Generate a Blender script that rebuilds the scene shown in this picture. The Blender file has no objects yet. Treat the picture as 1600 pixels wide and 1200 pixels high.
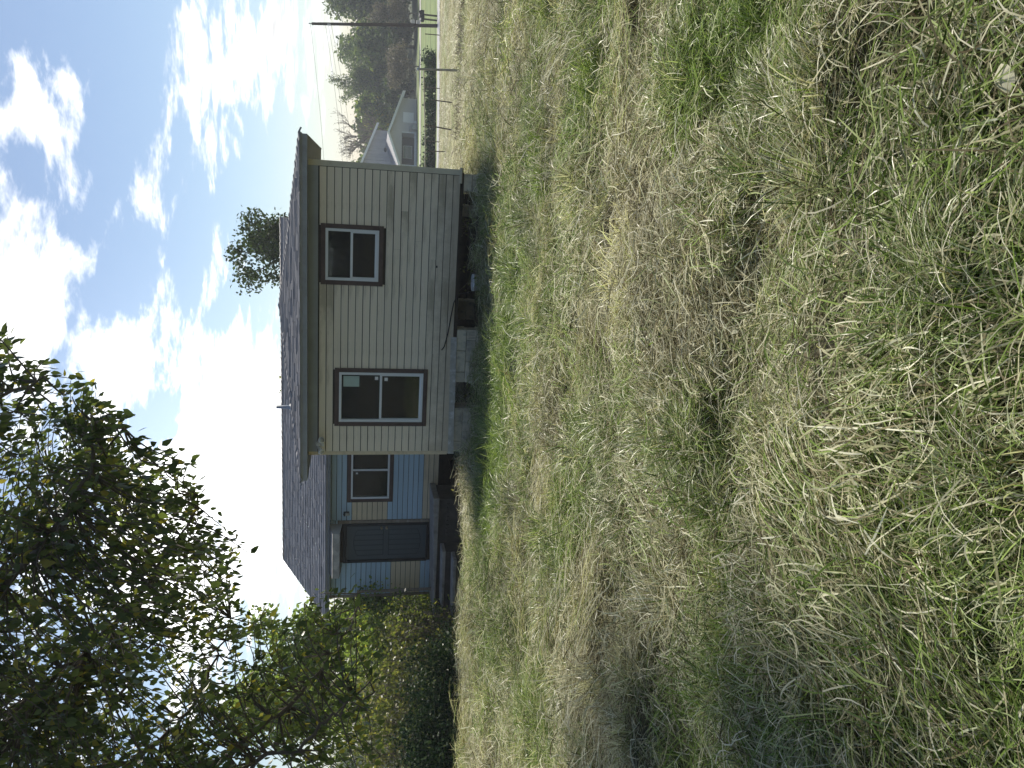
import bpy, bmesh, math, random
import numpy as np
from mathutils import Vector, Matrix

# ------------------------------------------------------------------ camera, sky, sun, exposure
sc = bpy.context.scene
PITCH, ROLL, FPX = 0.2032, 0.0145, 1199.0
CAM = np.array([0.0, 0.0, 1.6])
_F = np.array([0, math.cos(PITCH), -math.sin(PITCH)])
_U = np.array([0, math.sin(PITCH), math.cos(PITCH)])
_R = np.array([1.0, 0, 0])
CR = _R*math.cos(ROLL)+_U*math.sin(ROLL)          # points to the right in the (upright) place
CU = _U*math.cos(ROLL)-_R*math.sin(ROLL)          # points up in the (upright) place
def ray(x, y):                                     # photo pixel (the photo lies on its side) -> direction
    return _F+CR*((1200-y)-600)/FPX-CU*(x-800)/FPX
def at_depth(x, y, Y):
    d = ray(x, y); return CAM+d*(Y/d[1])
cam_data = bpy.data.cameras.new('camera')
cam_data.sensor_width = 36.0
cam_data.lens = FPX/1600*36.0
cam_data.clip_end = 2000.0
cam_data.clip_start = 0.05
cam = bpy.data.objects.new('camera', cam_data)
sc.collection.objects.link(cam)
cx, cy, cz = -CU, CR, -_F                           # the phone was held turned by 90 degrees
cam.matrix_world = Matrix(((cx[0], cy[0], cz[0], CAM[0]), (cx[1], cy[1], cz[1], CAM[1]),
                           (cx[2], cy[2], cz[2], CAM[2]), (0, 0, 0, 1)))
sc.camera = cam
sc.view_settings.view_transform = 'Standard'
sc.view_settings.look = 'None'
sc.view_settings.gamma = 1.0
sc.view_settings.use_curve_mapping = False
sc.view_settings.exposure = 1.75
sc.cycles.max_bounces = 5
sc.cycles.diffuse_bounces = 3
sc.cycles.glossy_bounces = 3
sc.cycles.transmission_bounces = 4
sc.cycles.transparent_max_bounces = 12
sc.cycles.use_denoising = True

SUN_AZ, SUN_EL = math.radians(18), math.radians(50)
SUN_DIR = Vector((math.sin(SUN_AZ)*math.cos(SUN_EL), math.cos(SUN_AZ)*math.cos(SUN_EL), math.sin(SUN_EL)))
sun_data = bpy.data.lights.new('sun', 'SUN')
sun_data.energy = 2.1
sun_data.angle = math.radians(10)
sun_data.color = (1.0, 0.93, 0.8)
sun = bpy.data.objects.new('sun', sun_data)
sc.collection.objects.link(sun)
sun.rotation_euler = SUN_DIR.to_track_quat('Z', 'Y').to_euler()

class NT:
    """tiny node-tree builder"""
    def __init__(s, tree): s.t = tree; s.n = tree.nodes; s.l = tree.links
    def add(s, typ, **kw):
        n = s.n.new(typ)
        for k, v in kw.items(): setattr(n, k, v)
        return n
    def link(s, a, b): s.l.new(a, b)
    def put(s, sock, v):
        if isinstance(v, bpy.types.NodeSocket): s.l.new(v, sock)
        elif v is not None: sock.default_value = v
    def math(s, op, a, b=None, c=None, clamp=False):
        n = s.add('ShaderNodeMath', operation=op); n.use_clamp = clamp
        s.put(n.inputs[0], a); s.put(n.inputs[1], b); s.put(n.inputs[2], c)
        return n.outputs[0]
    def vmath(s, op, a, b=None):
        n = s.add('ShaderNodeVectorMath', operation=op)
        s.put(n.inputs[0], a); s.put(n.inputs[1], b)
        return n.outputs['Value'] if op in ('DOT_PRODUCT', 'LENGTH', 'DISTANCE') else n.outputs[0]
    def comb(s, x, y, z):
        n = s.add('ShaderNodeCombineXYZ')
        for i, v in enumerate((x, y, z)): s.put(n.inputs[i], v)
        return n.outputs[0]
    def noise(s, vec, scale, detail=4, rough=.55, dist=0.0, out='Fac'):
        n = s.add('ShaderNodeTexNoise')
        s.put(n.inputs['Vector'], vec); n.inputs['Scale'].default_value = scale
        n.inputs['Detail'].default_value = detail; n.inputs['Roughness'].default_value = rough
        n.inputs['Distortion'].default_value = dist
        return n.outputs[out]
    def ramp(s, fac, stops, interp='LINEAR'):
        n = s.add('ShaderNodeValToRGB'); s.put(n.inputs[0], fac)
        cr = n.color_ramp; cr.interpolation = interp
        while len(cr.elements) < len(stops): cr.elements.new(.5)
        for e, (p, c) in zip(cr.elements, stops):
            e.position = p; e.color = (c[0], c[1], c[2], 1) if not np.isscalar(c) else (c, c, c, 1)
        return n.outputs[0]
    def mix(s, fac, a, b, mode='MIX'):
        n = s.add('ShaderNodeMix', data_type='RGBA', blend_type=mode)
        s.put(n.inputs[0], fac)
        for i, v in ((6, a), (7, b)):
            if isinstance(v, bpy.types.NodeSocket): s.l.new(v, n.inputs[i])
            else: n.inputs[i].default_value = (v[0], v[1], v[2], 1)
        return n.outputs[2]
    def maprange(s, v, a, b, c=0.0, d=1.0, smooth=True):
        n = s.add('ShaderNodeMapRange'); n.interpolation_type = 'SMOOTHSTEP' if smooth else 'LINEAR'
        s.put(n.inputs[0], v)
        for i, q in enumerate((a, b, c, d)): n.inputs[i+1].default_value = q
        return n.outputs[0]

world = bpy.data.worlds.new('World'); sc.world = world; world.use_nodes = True
world.cycles.sampling_method = 'MANUAL'; world.cycles.sample_map_resolution = 256
w = NT(world.node_tree); w.n.clear()
sky = w.add('ShaderNodeTexSky', sky_type='NISHITA')
sky.sun_disc = False
sky.sun_elevation = SUN_EL
sky.sun_rotation = SUN_AZ % (2*math.pi)
sky.air_density = 1.0; sky.dust_density = 0.25; sky.ozone_density = 1.6
tc = w.add('ShaderNodeTexCoord').outputs['Generated']
dirn = w.vmath('NORMALIZE', tc)
sep = w.add('ShaderNodeSeparateXYZ'); w.link(dirn, sep.inputs[0])
dx, dy, dz = sep.outputs
zc = w.math('ADD', w.math('MAXIMUM', dz, 0.0), 0.07)
plane = w.comb(w.math('DIVIDE', dx, zc), w.math('DIVIDE', dy, zc), 0.0)
az = w.math('ARCTAN2', dx, dy)
el = w.math('ARCSINE', dz)
big = w.noise(plane, 1.7, 6, .62, .3)
fine = w.noise(plane, 5.0, 5, .66, .4)
cn = w.math('ADD', w.math('MULTIPLY', big, .72), w.math('MULTIPLY', fine, .28))
def px_dir(x, y):
    d = ray(x, y); d = d/np.linalg.norm(d)
    return math.atan2(d[0], d[1]), math.asin(d[2])
# cloud banks seen in the photo: centre pixel, half sizes (pixels along image x / image y), tilt, weight
BANKS = [((45, 330), 110, 230, .22), ((95, 130), 85, 90, .2), ((210, 340), 36, 105, .22), ((310, 130), 60, 210, .22),
         ((350, 270), 30, 90, .2), ((418, 80), 46, 170, .26), ((495, 70), 36, 150, .2), ((255, 520), 90, 120, .15),
         ((350, 400), 44, 80, .18), ((90, 560), 150, 170, .2), ((330, 760), 200, 230, .25), ((230, 980), 260, 260, .16), ((400, 600), 70, 150, .2),
         ((165, 90), 80, 150, -.2), ((190, 440), 40, 110, -.14), ((300, 390), 36, 100, -.16), ((420, 240), 90, 70, -.16), ((130, 300), 40, 90, -.12), ((20, 60), 60, 90, -.16)]
bias = None
TL = -.22                                                    # the banks lean a little
ct, st = math.cos(TL), math.sin(TL)
rot = w.comb(w.math('ADD', w.math('MULTIPLY', az, .93*ct), w.math('MULTIPLY', el, st)), w.math('SUBTRACT', w.math('MULTIPLY', el, ct), w.math('MULTIPLY', az, .93*st)), 0.0)
for (bx_, by_), hx, hy, wgt in BANKS:
    a0, e0 = px_dir(bx_, by_); a0 *= .93
    sx_, sy_ = FPX/hy, FPX/hx
    n_ = w.add('ShaderNodeVectorMath', operation='MULTIPLY_ADD'); w.link(rot, n_.inputs[0])
    n_.inputs[1].default_value = (sx_, sy_, 0); n_.inputs[2].default_value = (-(a0*ct+e0*st)*sx_, -(e0*ct-a0*st)*sy_, 0)
    r2 = w.vmath('DOT_PRODUCT', n_.outputs[0], n_.outputs[0])
    g = w.math('MAXIMUM' if wgt > 0 else 'MINIMUM', w.math('MULTIPLY_ADD', r2, -wgt, wgt), 0.0)
    bias = g if bias is None else w.math('ADD', bias, g)
cn = w.math('MULTIPLY_ADD', w.math('SUBTRACT', cn, .5), 1.35, .5)
cb = w.math('ADD', cn, bias)
mask = w.maprange(cb, .60, .77)
core = w.maprange(cb, .70, .92)
sundot = w.math('MAXIMUM', w.vmath('DOT_PRODUCT', dirn, tuple(SUN_DIR)), 0.0)
gd = ray(300, 800); gd = gd/np.linalg.norm(gd)
veil = w.math('POWER', w.math('MAXIMUM', w.vmath('DOT_PRODUCT', dirn, tuple(gd)), 0.0), 44.0)   # thin bright cloud veil over the wood side
glow = w.math('ADD', w.math('MULTIPLY', w.math('POWER', sundot, 9.0), .5), veil)
skyc = w.vmath('SCALE', sky.outputs[0]); w.n[-1].inputs['Scale'].default_value = .032
lit = w.math('ADD', .42, w.math('MULTIPLY', glow, .42))
shade = w.math('SUBTRACT', lit, w.math('MULTIPLY', core, w.math('SUBTRACT', .16, w.math('MULTIPLY', glow, .3))))
cl = w.add('ShaderNodeVectorMath', operation='SCALE'); cl.inputs[0].default_value = (1.0, 1.0, 1.0)
w.link(shade, cl.inputs['Scale'])
hz = w.add('ShaderNodeVectorMath', operation='SCALE'); hz.inputs[0].default_value = (.55, .60, .64)
w.link(w.math('MULTIPLY', veil, .24), hz.inputs['Scale'])
skyh = w.vmath('ADD', skyc, hz.outputs[0])
col = w.mix(mask, skyh, cl.outputs[0])
bg = w.add('ShaderNodeBackground'); w.link(col, bg.inputs[0]); bg.inputs[1].default_value = 1.0
wo = w.add('ShaderNodeOutputWorld'); w.link(bg.outputs[0], wo.inputs[0])

# ------------------------------------------------------------------ helpers
rng = np.random.default_rng(11)
random.seed(11)
COL = sc.collection
def tag(o, label=None, cat=None, group=None, kind=None):
    if label: o['label'] = label
    if cat: o['category'] = cat
    if group: o['group'] = group
    if kind: o['kind'] = kind
    return o
def empty(name, loc=(0, 0, 0), rz=0.0, parent=None):
    o = bpy.data.objects.new(name, None); COL.objects.link(o)
    o.location = loc; o.rotation_euler = (0, 0, rz); o.empty_display_size = .2
    if parent: o.parent = parent
    return o
def mesh_obj(name, me, mat=None, parent=None, loc=None):
    o = bpy.data.objects.new(name, me); COL.objects.link(o)
    if mat is not None and not me.materials: me.materials.append(mat)
    if parent is not None: o.parent = parent
    if loc is not None: o.location = loc
    return o
def np_mesh(name, V, F, smooth=False, attrs=None):
    """V (n,3), F (m,k) one polygon size"""
    me = bpy.data.meshes.new(name)
    V = np.ascontiguousarray(V, np.float32); F = np.ascontiguousarray(F, np.int32)
    me.vertices.add(len(V)); me.vertices.foreach_set('co', V.ravel())
    k = F.shape[1]
    me.loops.add(F.size); me.loops.foreach_set('vertex_index', F.ravel())
    me.polygons.add(len(F))
    me.polygons.foreach_set('loop_start', np.arange(0, F.size, k, dtype=np.int32))
    me.polygons.foreach_set('loop_total', np.full(len(F), k, np.int32))
    if smooth: me.polygons.foreach_set('use_smooth', np.ones(len(F), bool))
    if attrs:
        for an, arr in attrs.items():
            if arr.ndim == 2:
                at = me.attributes.new(an, 'FLOAT_COLOR', 'POINT')
                at.data.foreach_set('color', np.ascontiguousarray(arr, np.float32).ravel())
            else:
                at = me.attributes.new(an, 'FLOAT', 'POINT')
                at.data.foreach_set('value', np.ascontiguousarray(arr, np.float32))
    me.update(calc_edges=True)
    return me
class MB:
    """collects boxes, prisms and tubes; build() links them as one mesh object"""
    def __init__(s): s.v = []; s.f = []; s.sm = []
    def poly(s, pts, faces, smooth=False):
        b = len(s.v); s.v += [tuple(p) for p in pts]
        s.f += [tuple(i+b for i in f) for f in faces]; s.sm += [smooth]*len(faces); return s
    def box(s, x0, x1, y0, y1, z0, z1, ch=0.0):
        if ch <= 0:
            P = [(x, y, z) for x in (x0, x1) for y in (y0, y1) for z in (z0, z1)]
            return s.poly(P, [(0, 1, 3, 2), (4, 6, 7, 5), (0, 4, 5, 1), (2, 3, 7, 6), (0, 2, 6, 4), (1, 5, 7, 3)])
        bm = bmesh.new()
        M = Matrix.Translation(((x0+x1)/2, (y0+y1)/2, (z0+z1)/2)) @ Matrix.Diagonal((x1-x0, y1-y0, z1-z0, 1))
        bmesh.ops.create_cube(bm, size=1, matrix=M)
        bmesh.ops.bevel(bm, geom=bm.edges[:], offset=ch, segments=1, affect='EDGES')
        bm.verts.index_update()
        s.poly([v.co[:] for v in bm.verts], [[v.index for v in f.verts] for f in bm.faces]); bm.free(); return s
    def prism(s, pts, axis, a0, a1):
        """2D polygon extruded along axis (0,1,2); pts in the two other axes, in order"""
        n = len(pts)
        def mk(p, a):
            q = list(p); q.insert(axis, a); return tuple(q)
        P = [mk(p, a0) for p in pts]+[mk(p, a1) for p in pts]
        F = [tuple(range(n))[::-1], tuple(range(n, 2*n))]+[(i, (i+1) % n, n+(i+1) % n, n+i) for i in range(n)]
        return s.poly(P, F)
    def tube(s, path, radii, n=8, cap=True, smooth=True):
        path = [Vector(p) for p in path]; m = len(path)
        if np.isscalar(radii): radii = [radii]*m
        rings = []; prev = None
        for i, p in enumerate(path):
            t = (path[min(i+1, m-1)]-path[max(i-1, 0)]).normalized()
            if prev is None:
                u = t.orthogonal().normalized()
            else:
                u = (prev-t*prev.dot(t)); u = u.normalized() if u.length > 1e-6 else t.orthogonal().normalized()
            prev = u; v = t.cross(u)
            rings.append([p+(u*math.cos(2*math.pi*k/n)+v*math.sin(2*math.pi*k/n))*radii[i] for k in range(n)])
        P = [q[:] for r in rings for q in r]
        F = [(i*n+k, i*n+(k+1) % n, (i+1)*n+(k+1) % n, (i+1)*n+k) for i in range(m-1) for k in range(n)]
        s.poly(P, F, smooth)
        if cap: s.poly([q[:] for q in rings[0]], [tuple(range(n))[::-1]]); s.poly([q[:] for q in rings[-1]], [tuple(range(n))])
        return s
    def lathe(s, prof, n=16, origin=(0, 0, 0)):
        P = [(origin[0]+r*math.cos(2*math.pi*k/n), origin[1]+r*math.sin(2*math.pi*k/n), origin[2]+z) for r, z in prof for k in range(n)]
        F = [(i*n+k, i*n+(k+1) % n, (i+1)*n+(k+1) % n, (i+1)*n+k) for i in range(len(prof)-1) for k in range(n)]
        s.poly(P, F, True); return s
    def build(s, name, mat, parent=None, loc=None):
        me = bpy.data.meshes.new(name); me.from_pydata(s.v, [], s.f)
        me.polygons.foreach_set('use_smooth', np.array(s.sm, bool)); me.update()
        return mesh_obj(name, me, mat, parent, loc)

def material(name, color, rough=.8, var=.12, scale=6.0, bump=0.0, bscale=60.0, stain=None, stain_amt=0.0, stain_scale=2.0,
             metal=0.0, spec=.3, stretch=None, objrand=0.0, splash=None):
    m = bpy.data.materials.new(name); m.use_nodes = True
    t = NT(m.node_tree); b = t.n['Principled BSDF']
    co = t.add('ShaderNodeTexCoord').outputs['Object']
    if stretch is not None:
        co = t.vmath('MULTIPLY', co, stretch)
    n = t.noise(co, scale, 6, .6)
    c0 = tuple(max(0, c*(1-var)) for c in color); c1 = tuple(min(1, c*(1+var)) for c in color)
    c = t.ramp(n, [(.3, c0), (.7, c1)])
    if stain is not None:
        sn = t.noise(co, stain_scale, 8, .7, .4)
        c = t.mix(t.math('MULTIPLY', t.maprange(sn, .48, .68), stain_amt), c, stain)
    if objrand > 0:
        oi = t.add('ShaderNodeObjectInfo').outputs['Random']
        f = t.math('ADD', 1-objrand/2, t.math('MULTIPLY', oi, objrand))
        sc_ = t.add('ShaderNodeVectorMath', operation='SCALE'); t.link(c, sc_.inputs[0]); t.link(f, sc_.inputs['Scale'])
        c = sc_.outputs[0]
    if splash is not None:          # soil splashed onto the lowest boards
        gp_ = t.add('ShaderNodeNewGeometry').outputs['Position']; sz_ = t.add('ShaderNodeSeparateXYZ'); t.link(gp_, sz_.inputs[0])
        hgt = t.math('ADD', sz_.outputs[2], t.math('MULTIPLY', t.math('SUBTRACT', t.noise(gp_, 3.5, 6, .7), .5), .9))
        c = t.mix(t.maprange(hgt, .42, -.18, 0.0, .6), c, splash)
    t.link(c, b.inputs['Base Color'])
    b.inputs['Roughness'].default_value = rough; b.inputs['Metallic'].default_value = metal
    b.inputs['Specular IOR Level'].default_value = spec
    if bump > 0:
        bn = t.add('ShaderNodeBump'); bn.inputs['Strength'].default_value = bump; bn.inputs['Distance'].default_value = .01
        t.link(t.noise(co, bscale, 5, .6), bn.inputs['Height']); t.link(bn.outputs[0], b.inputs['Normal'])
    return m
def leaf_material(name, stops, attr='col', transl=.35, rough=.55, instancer=None, objrand=False):
    """two-sided leaf: colour picked by the per-leaf random in attribute 'col'.r"""
    m = bpy.data.materials.new(name); m.use_nodes = True
    t = NT(m.node_tree); t.n.clear()
    if objrand:
        r = t.add('ShaderNodeObjectInfo').outputs['Random']
    else:
        a = t.add('ShaderNodeAttribute', attribute_name=attr)
        s_ = t.add('ShaderNodeSeparateColor'); t.link(a.outputs['Color'], s_.inputs[0]); r = s_.outputs[0]
    c = t.ramp(r, stops)
    d = t.add('ShaderNodeBsdfDiffuse'); t.link(c, d.inputs[0])
    tr = t.add('ShaderNodeBsdfTranslucent')
    tcx = t.mix(1.0, c, (1.15, 1.25, .55), 'MULTIPLY'); t.link(tcx, tr.inputs[0])
    m1 = t.add('ShaderNodeMixShader'); m1.inputs[0].default_value = transl
    t.link(d.outputs[0], m1.inputs[1]); t.link(tr.outputs[0], m1.inputs[2])
    g = t.add('ShaderNodeBsdfGlossy'); g.inputs['Roughness'].default_value = rough; g.inputs[0].default_value = (1, 1, 1, 1)
    fr = t.add('ShaderNodeFresnel'); fr.inputs[0].default_value = 1.35
    m2 = t.add('ShaderNodeMixShader'); t.link(t.math('MULTIPLY', fr.outputs[0], .10), m2.inputs[0])
    t.link(m1.outputs[0], m2.inputs[1]); t.link(g.outputs[0], m2.inputs[2])
    o = t.add('ShaderNodeOutputMaterial'); t.link(m2.outputs[0], o.inputs[0])
    return m
_tab = np.random.default_rng(5).random((256, 256))
def vnoise(x, y, s=0):
    x = np.asarray(x, float)+s*17.3; y = np.asarray(y, float)+s*9.7
    ix = np.floor(x).astype(int); iy = np.floor(y).astype(int); fx = x-ix; fy = y-iy
    fx = fx*fx*(3-2*fx); fy = fy*fy*(3-2*fy)
    T = lambda i, j: _tab[i % 256, j % 256]
    return (T(ix, iy)*(1-fx)+T(ix+1, iy)*fx)*(1-fy)+(T(ix, iy+1)*(1-fx)+T(ix+1, iy+1)*fx)*fy
def fbm(x, y, s=0, o=4):
    r = 0; a = .5; k = 1.0
    for i in range(o):
        r = r+a*vnoise(np.asarray(x)*k, np.asarray(y)*k, s+i*3); a *= .5; k *= 2.03
    return r/(1-.5**o)

# ------------------------------------------------------------------ the ground
GC = np.array([(0, 0, 0), (0, -4, .05), (-4, 2, .02), (4, 2, 0), (0, 5, -.12), (5, 6, -.2), (-4, 8, -.3), (1, 9, -.42),
  (-1.3, 13.9, -.74), (1, 13.3, -.75), (3.6, 12.8, -.62), (6, 13, -.72), (-4.6, 17.0, -1.32), (-6.5, 14, -.62), (-12, 14, -.5),
  (0, 19, -1.0), (4, 20, -1.25), (0, 24, -1.4), (11, 27, -2.0), (10, 33, -2.4), (17, 30, -2.2), (26.5, 55, -3.98), (17, 55, -4.1), (35, 55, -3.9), (0, 55, -3.9),
  (-20, 45, -2.8), (-40, 30, -1.6), (33, 110, -6.75), (42, 110, -6.55), (60, 110, -6.4), (0, 110, -6.8), (-60, 110, -6), (60, 60, -3.6),
  (0, 170, -7), (60, 170, -6), (130, 170, -3), (-120, 170, -3), (150, 40, 1), (-150, 40, 2), (0, 330, -4), (200, 330, -3), (-200, 330, -3),
  (60, -30, 1), (-60, -30, 1), (0, -60, 1.5), (400, 100, 8), (-400, 100, 8)], float)
def _phi(r): return np.sqrt(r*r+9.0)
def _solve():
    n = len(GC); P = np.c_[np.ones(n), GC[:, :2]]
    K = _phi(np.linalg.norm(GC[:, None, :2]-GC[None, :, :2], axis=2))+np.eye(n)*.05
    A = np.block([[K, P], [P.T, np.zeros((3, 3))]])
    return np.linalg.solve(A, np.r_[GC[:, 2], 0, 0, 0])
_W = _solve()
def gz0(x, y):
    x = np.asarray(x, float); y = np.asarray(y, float); sh = np.broadcast(x, y).shape
    X = np.broadcast_to(x, sh).ravel(); Y = np.broadcast_to(y, sh).ravel(); out = np.zeros(X.size)
    for i in range(len(GC)):
        out += _W[i]*_phi(np.hypot(X-GC[i, 0], Y-GC[i, 1]))
    out += _W[-3]+_W[-2]*X+_W[-1]*Y
    return out.reshape(sh)
def gz(x, y):
    x = np.asarray(x, float); y = np.asarray(y, float)
    d = np.hypot(x, y)
    fade = np.clip((34-d)/18, 0, 1)
    b = (fbm(x*.9, y*1.3, 3, 3)-.5)*.24+(fbm(x*2.4, y*2.8, 9, 3)-.5)*.20
    return gz0(x, y)+b*fade
def axis_pts(lo, hi, step, far, g=1.16):
    a = list(np.arange(lo, hi+1e-6, step)); s = step
    while a[-1] < far: s *= g; a.append(a[-1]+s)
    s = step
    while a[0] > -far: s *= g; a.insert(0, a[0]-s)
    return np.array(a)
gx = axis_pts(-9, 9, .12, 480); gy = axis_pts(-2, 17, .12, 480)
GX, GY = np.meshgrid(gx, gy); GZ = gz(GX, GY)
nx, ny = len(gx), len(gy)
idx = np.arange(nx*ny).reshape(ny, nx)
Fg = np.stack([idx[:-1, :-1], idx[:-1, 1:], idx[1:, 1:], idx[1:, :-1]], -1).reshape(-1, 4)
gm = bpy.data.materials.new('field_soil'); gm.use_nodes = True
t = NT(gm.node_tree); b = t.n['Principled BSDF']
pos = t.add('ShaderNodeNewGeometry').outputs['Position']
n1 = t.noise(pos, .45, 8, .62, .3); n2 = t.noise(pos, 7.0, 6, .7); n3 = t.noise(pos, .09, 4, .55)
near = t.ramp(n2, [(.25, (.02, .018, .01)), (.5, (.05, .045, .022)), (.75, (.11, .09, .05))])
field = t.mix(t.maprange(n1, .42, .62), (.20, .19, .085), (.33, .28, .15))
lawn = t.mix(t.maprange(n1, .4, .6), (.10, .15, .04), (.15, .19, .06))
sp = t.add('ShaderNodeSeparateXYZ'); t.link(pos, sp.inputs[0])
c = t.mix(t.maprange(sp.outputs[1], 15, 27), near, field)
c = t.mix(t.maprange(sp.outputs[1], 53, 56), c, lawn)
c = t.mix(t.maprange(sp.outputs[1], 104, 112), c, (.035, .05, .025))
t.link(c, b.inputs['Base Color']); b.inputs['Roughness'].default_value = .95
bn = t.add('ShaderNodeBump'); bn.inputs['Strength'].default_value = .8; bn.inputs['Distance'].default_value = .03
t.link(n2, bn.inputs['Height']); t.link(bn.outputs[0], b.inputs['Normal'])
ground = mesh_obj('ground', np_mesh('ground', np.stack([GX, GY, GZ], -1).reshape(-1, 3), Fg, True), gm)
tag(ground, 'uneven grassy field sloping down past the house', 'ground', kind='structure')
def strip(name, path, width, mat, lift):
    """a road laid on the ground along a path of (x, y)"""
    P = np.array(path, float); pts = []
    for i in range(len(P)-1):
        for k in range(12): pts.append(P[i]+(P[i+1]-P[i])*k/12)
    pts.append(P[-1]); pts = np.array(pts); tn = np.gradient(pts, axis=0); tn /= np.linalg.norm(tn, axis=1)[:, None]
    nr = np.c_[-tn[:, 1], tn[:, 0]]; V = []; m = 6
    for j in range(m+1):
        q = pts+nr*(j/m-.5)*width; V.append(np.c_[q, gz(q[:, 0], q[:, 1])+lift])
    V = np.stack(V, 1).reshape(-1, 3); n = len(pts)
    I = np.arange(n*(m+1)).reshape(n, m+1)
    F = np.stack([I[:-1, :-1], I[1:, :-1], I[1:, 1:], I[:-1, 1:]], -1).reshape(-1, 4)
    return mesh_obj(name, np_mesh(name, V, F, True), mat)
M = {}
M['road'] = material('worn_asphalt', (.33, .33, .34), .9, .15, 1.5, .3, 30)
M['drive'] = material('pale_gravel', (.42, .41, .38), .95, .15, 1.0)
tag(strip('road', [(-120, 52), (-40, 55), (10, 55.2), (40, 54.5), (120, 50)], 4.6, M['road'], .035),
    'pale worn asphalt road crossing beyond the fence', 'road', kind='structure')
tag(strip('far_road', [(-120, 98), (0, 101), (60, 99), (140, 96)], 4.0, M['drive'], .06),
    'pale strip of road at the foot of the woods', 'road', kind='structure')
# ------------------------------------------------------------------ the house (local frame: x along the front, y back, z up from the siding's foot)
HA = 0.2472
HO = Vector((-1.3165, 14.4253, -0.153))
def house_pt(x, y, z):
    return np.array([HO[0]+math.cos(HA)*x+math.sin(HA)*y, HO[1]-math.sin(HA)*x+math.cos(HA)*y, HO[2]+z])
def to_local(px, py):
    a, b_ = np.asarray(px)-HO[0], np.asarray(py)-HO[1]
    return a*math.cos(HA)-b_*math.sin(HA), a*math.sin(HA)+b_*math.cos(HA)
M['cream'] = material('cream_siding_paint', (.78, .69, .555), .62, .05, 3.0, .15, 90, (.40, .35, .26), .8, 1.6, stretch=(.35, 1, 2.2), objrand=.07, splash=(.33, .27, .19))
M['cream_trim'] = material('cream_trim_paint', (.58, .54, .44), .6, .06, 4.0, .1, 60, (.40, .36, .28), .4, 3.0)
M['blue'] = material('faded_blue_siding_paint', (.42, .56, .67), .65, .07, 3.0, .15, 90, (.50, .60, .66), .55, 2.2, stretch=(.35, 1, 2.2), objrand=.10)
M['tan'] = material('bare_tan_siding', (.64, .54, .38), .75, .08, 3.0, .15, 90, (.34, .28, .2), .5, 2.0, stretch=(.35, 1, 2.2), objrand=.10)
M['brown'] = material('dark_brown_trim_paint', (.085, .055, .048), .6, .2, 5.0, .15, 50, (.14, .1, .085), .4, 3.0)
M['oldwood'] = material('weathered_wood', (.23, .19, .15), .85, .2, 5.0, .3, 60, (.36, .33, .29), .7, 4.0, stretch=(.5, 1, 3))
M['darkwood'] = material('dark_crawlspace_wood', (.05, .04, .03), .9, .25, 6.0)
M['peel'] = material('peeling_gray_sill', (.40, .385, .35), .85, .15, 8.0, .4, 40, (.62, .62, .62), .8, 7.0)
M['vinyl'] = material('white_vinyl', (.74, .76, .78), .4, .03, 3.0)
M['shingle'] = None
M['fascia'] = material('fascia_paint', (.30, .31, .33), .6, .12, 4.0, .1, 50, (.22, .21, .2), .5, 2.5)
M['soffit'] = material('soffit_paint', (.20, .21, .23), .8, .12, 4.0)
M['door'] = material('slate_door_paint', (.06, .08, .095), .45, .08, 3.0)
M['frame_groove'] = material('black_frame_and_groove_shade', (.008, .01, .014), .5, .1, 3.0)
M['brass'] = material('tarnished_knob', (.42, .34, .22), .35, .05, 8.0, metal=.9)
M['block'] = material('painted_block', (.60, .54, .41), .9, .12, 7.0, .5, 60, (.24, .23, .2), .7, 5.0, objrand=.12)
M['blockgray'] = material('bare_gray_block', (.47, .42, .32), .9, .15, 7.0, .5, 60, (.2, .2, .19), .7, 5.0, objrand=.15)
M['blackplastic'] = material('black_cable', (.015, .015, .016), .5, .1)
M['whiteplastic'] = material('white_plastic', (.75, .75, .74), .4, .05, 4.0, stain=(.45, .43, .38), stain_amt=.5, stain_scale=6)
M['lampmetal'] = material('dark_lamp_metal', (.06, .065, .075), .4, .1, metal=.5)
M['galv'] = material('galvanized_metal', (.42, .43, .44), .45, .12, 5.0, metal=.7)
M['interior'] = material('dim_interior', (.12, .11, .1), .9, .1)
M['paper'] = material('pale_green_sticker', (.42, .53, .48), .6, .05)
M['label'] = material('white_label', (.8, .8, .8), .6, .03)
M['awning'] = material('weathered_gray_awning', (.34, .32, .29), .85, .2, 5.0, .3, 60, (.55, .52, .47), .8, 5.0)
M['awningpale'] = material('pale_awning_cheek', (.50, .49, .45), .85, .12, 5.0)
# glass: a thin clear pane that mirrors the sky, plus crumpled sheeting behind it
g = bpy.data.materials.new('window_glass'); g.use_nodes = True; t = NT(g.node_tree); t.n.clear()
gl = t.add('ShaderNodeBsdfGlossy'); gl.inputs['Roughness'].default_value = .03; gl.inputs[0].default_value = (.85, .9, .95, 1)
tp = t.add('ShaderNodeBsdfTransparent'); tp.inputs[0].default_value = (.62, .68, .70, 1)
fr = t.add('ShaderNodeFresnel'); fr.inputs[0].default_value = 1.5
mx = t.add('ShaderNodeMixShader'); t.link(t.math('MULTIPLY', fr.outputs[0], 1.0), mx.inputs[0])
t.link(tp.outputs[0], mx.inputs[1]); t.link(gl.outputs[0], mx.inputs[2])
o = t.add('ShaderNodeOutputMaterial'); t.link(mx.outputs[0], o.inputs[0]); M['glass'] = g
M['sheet'] = material('crumpled_plastic_sheet', (.016, .022, .028), .45, .3, 5.0, spec=.14)
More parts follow.
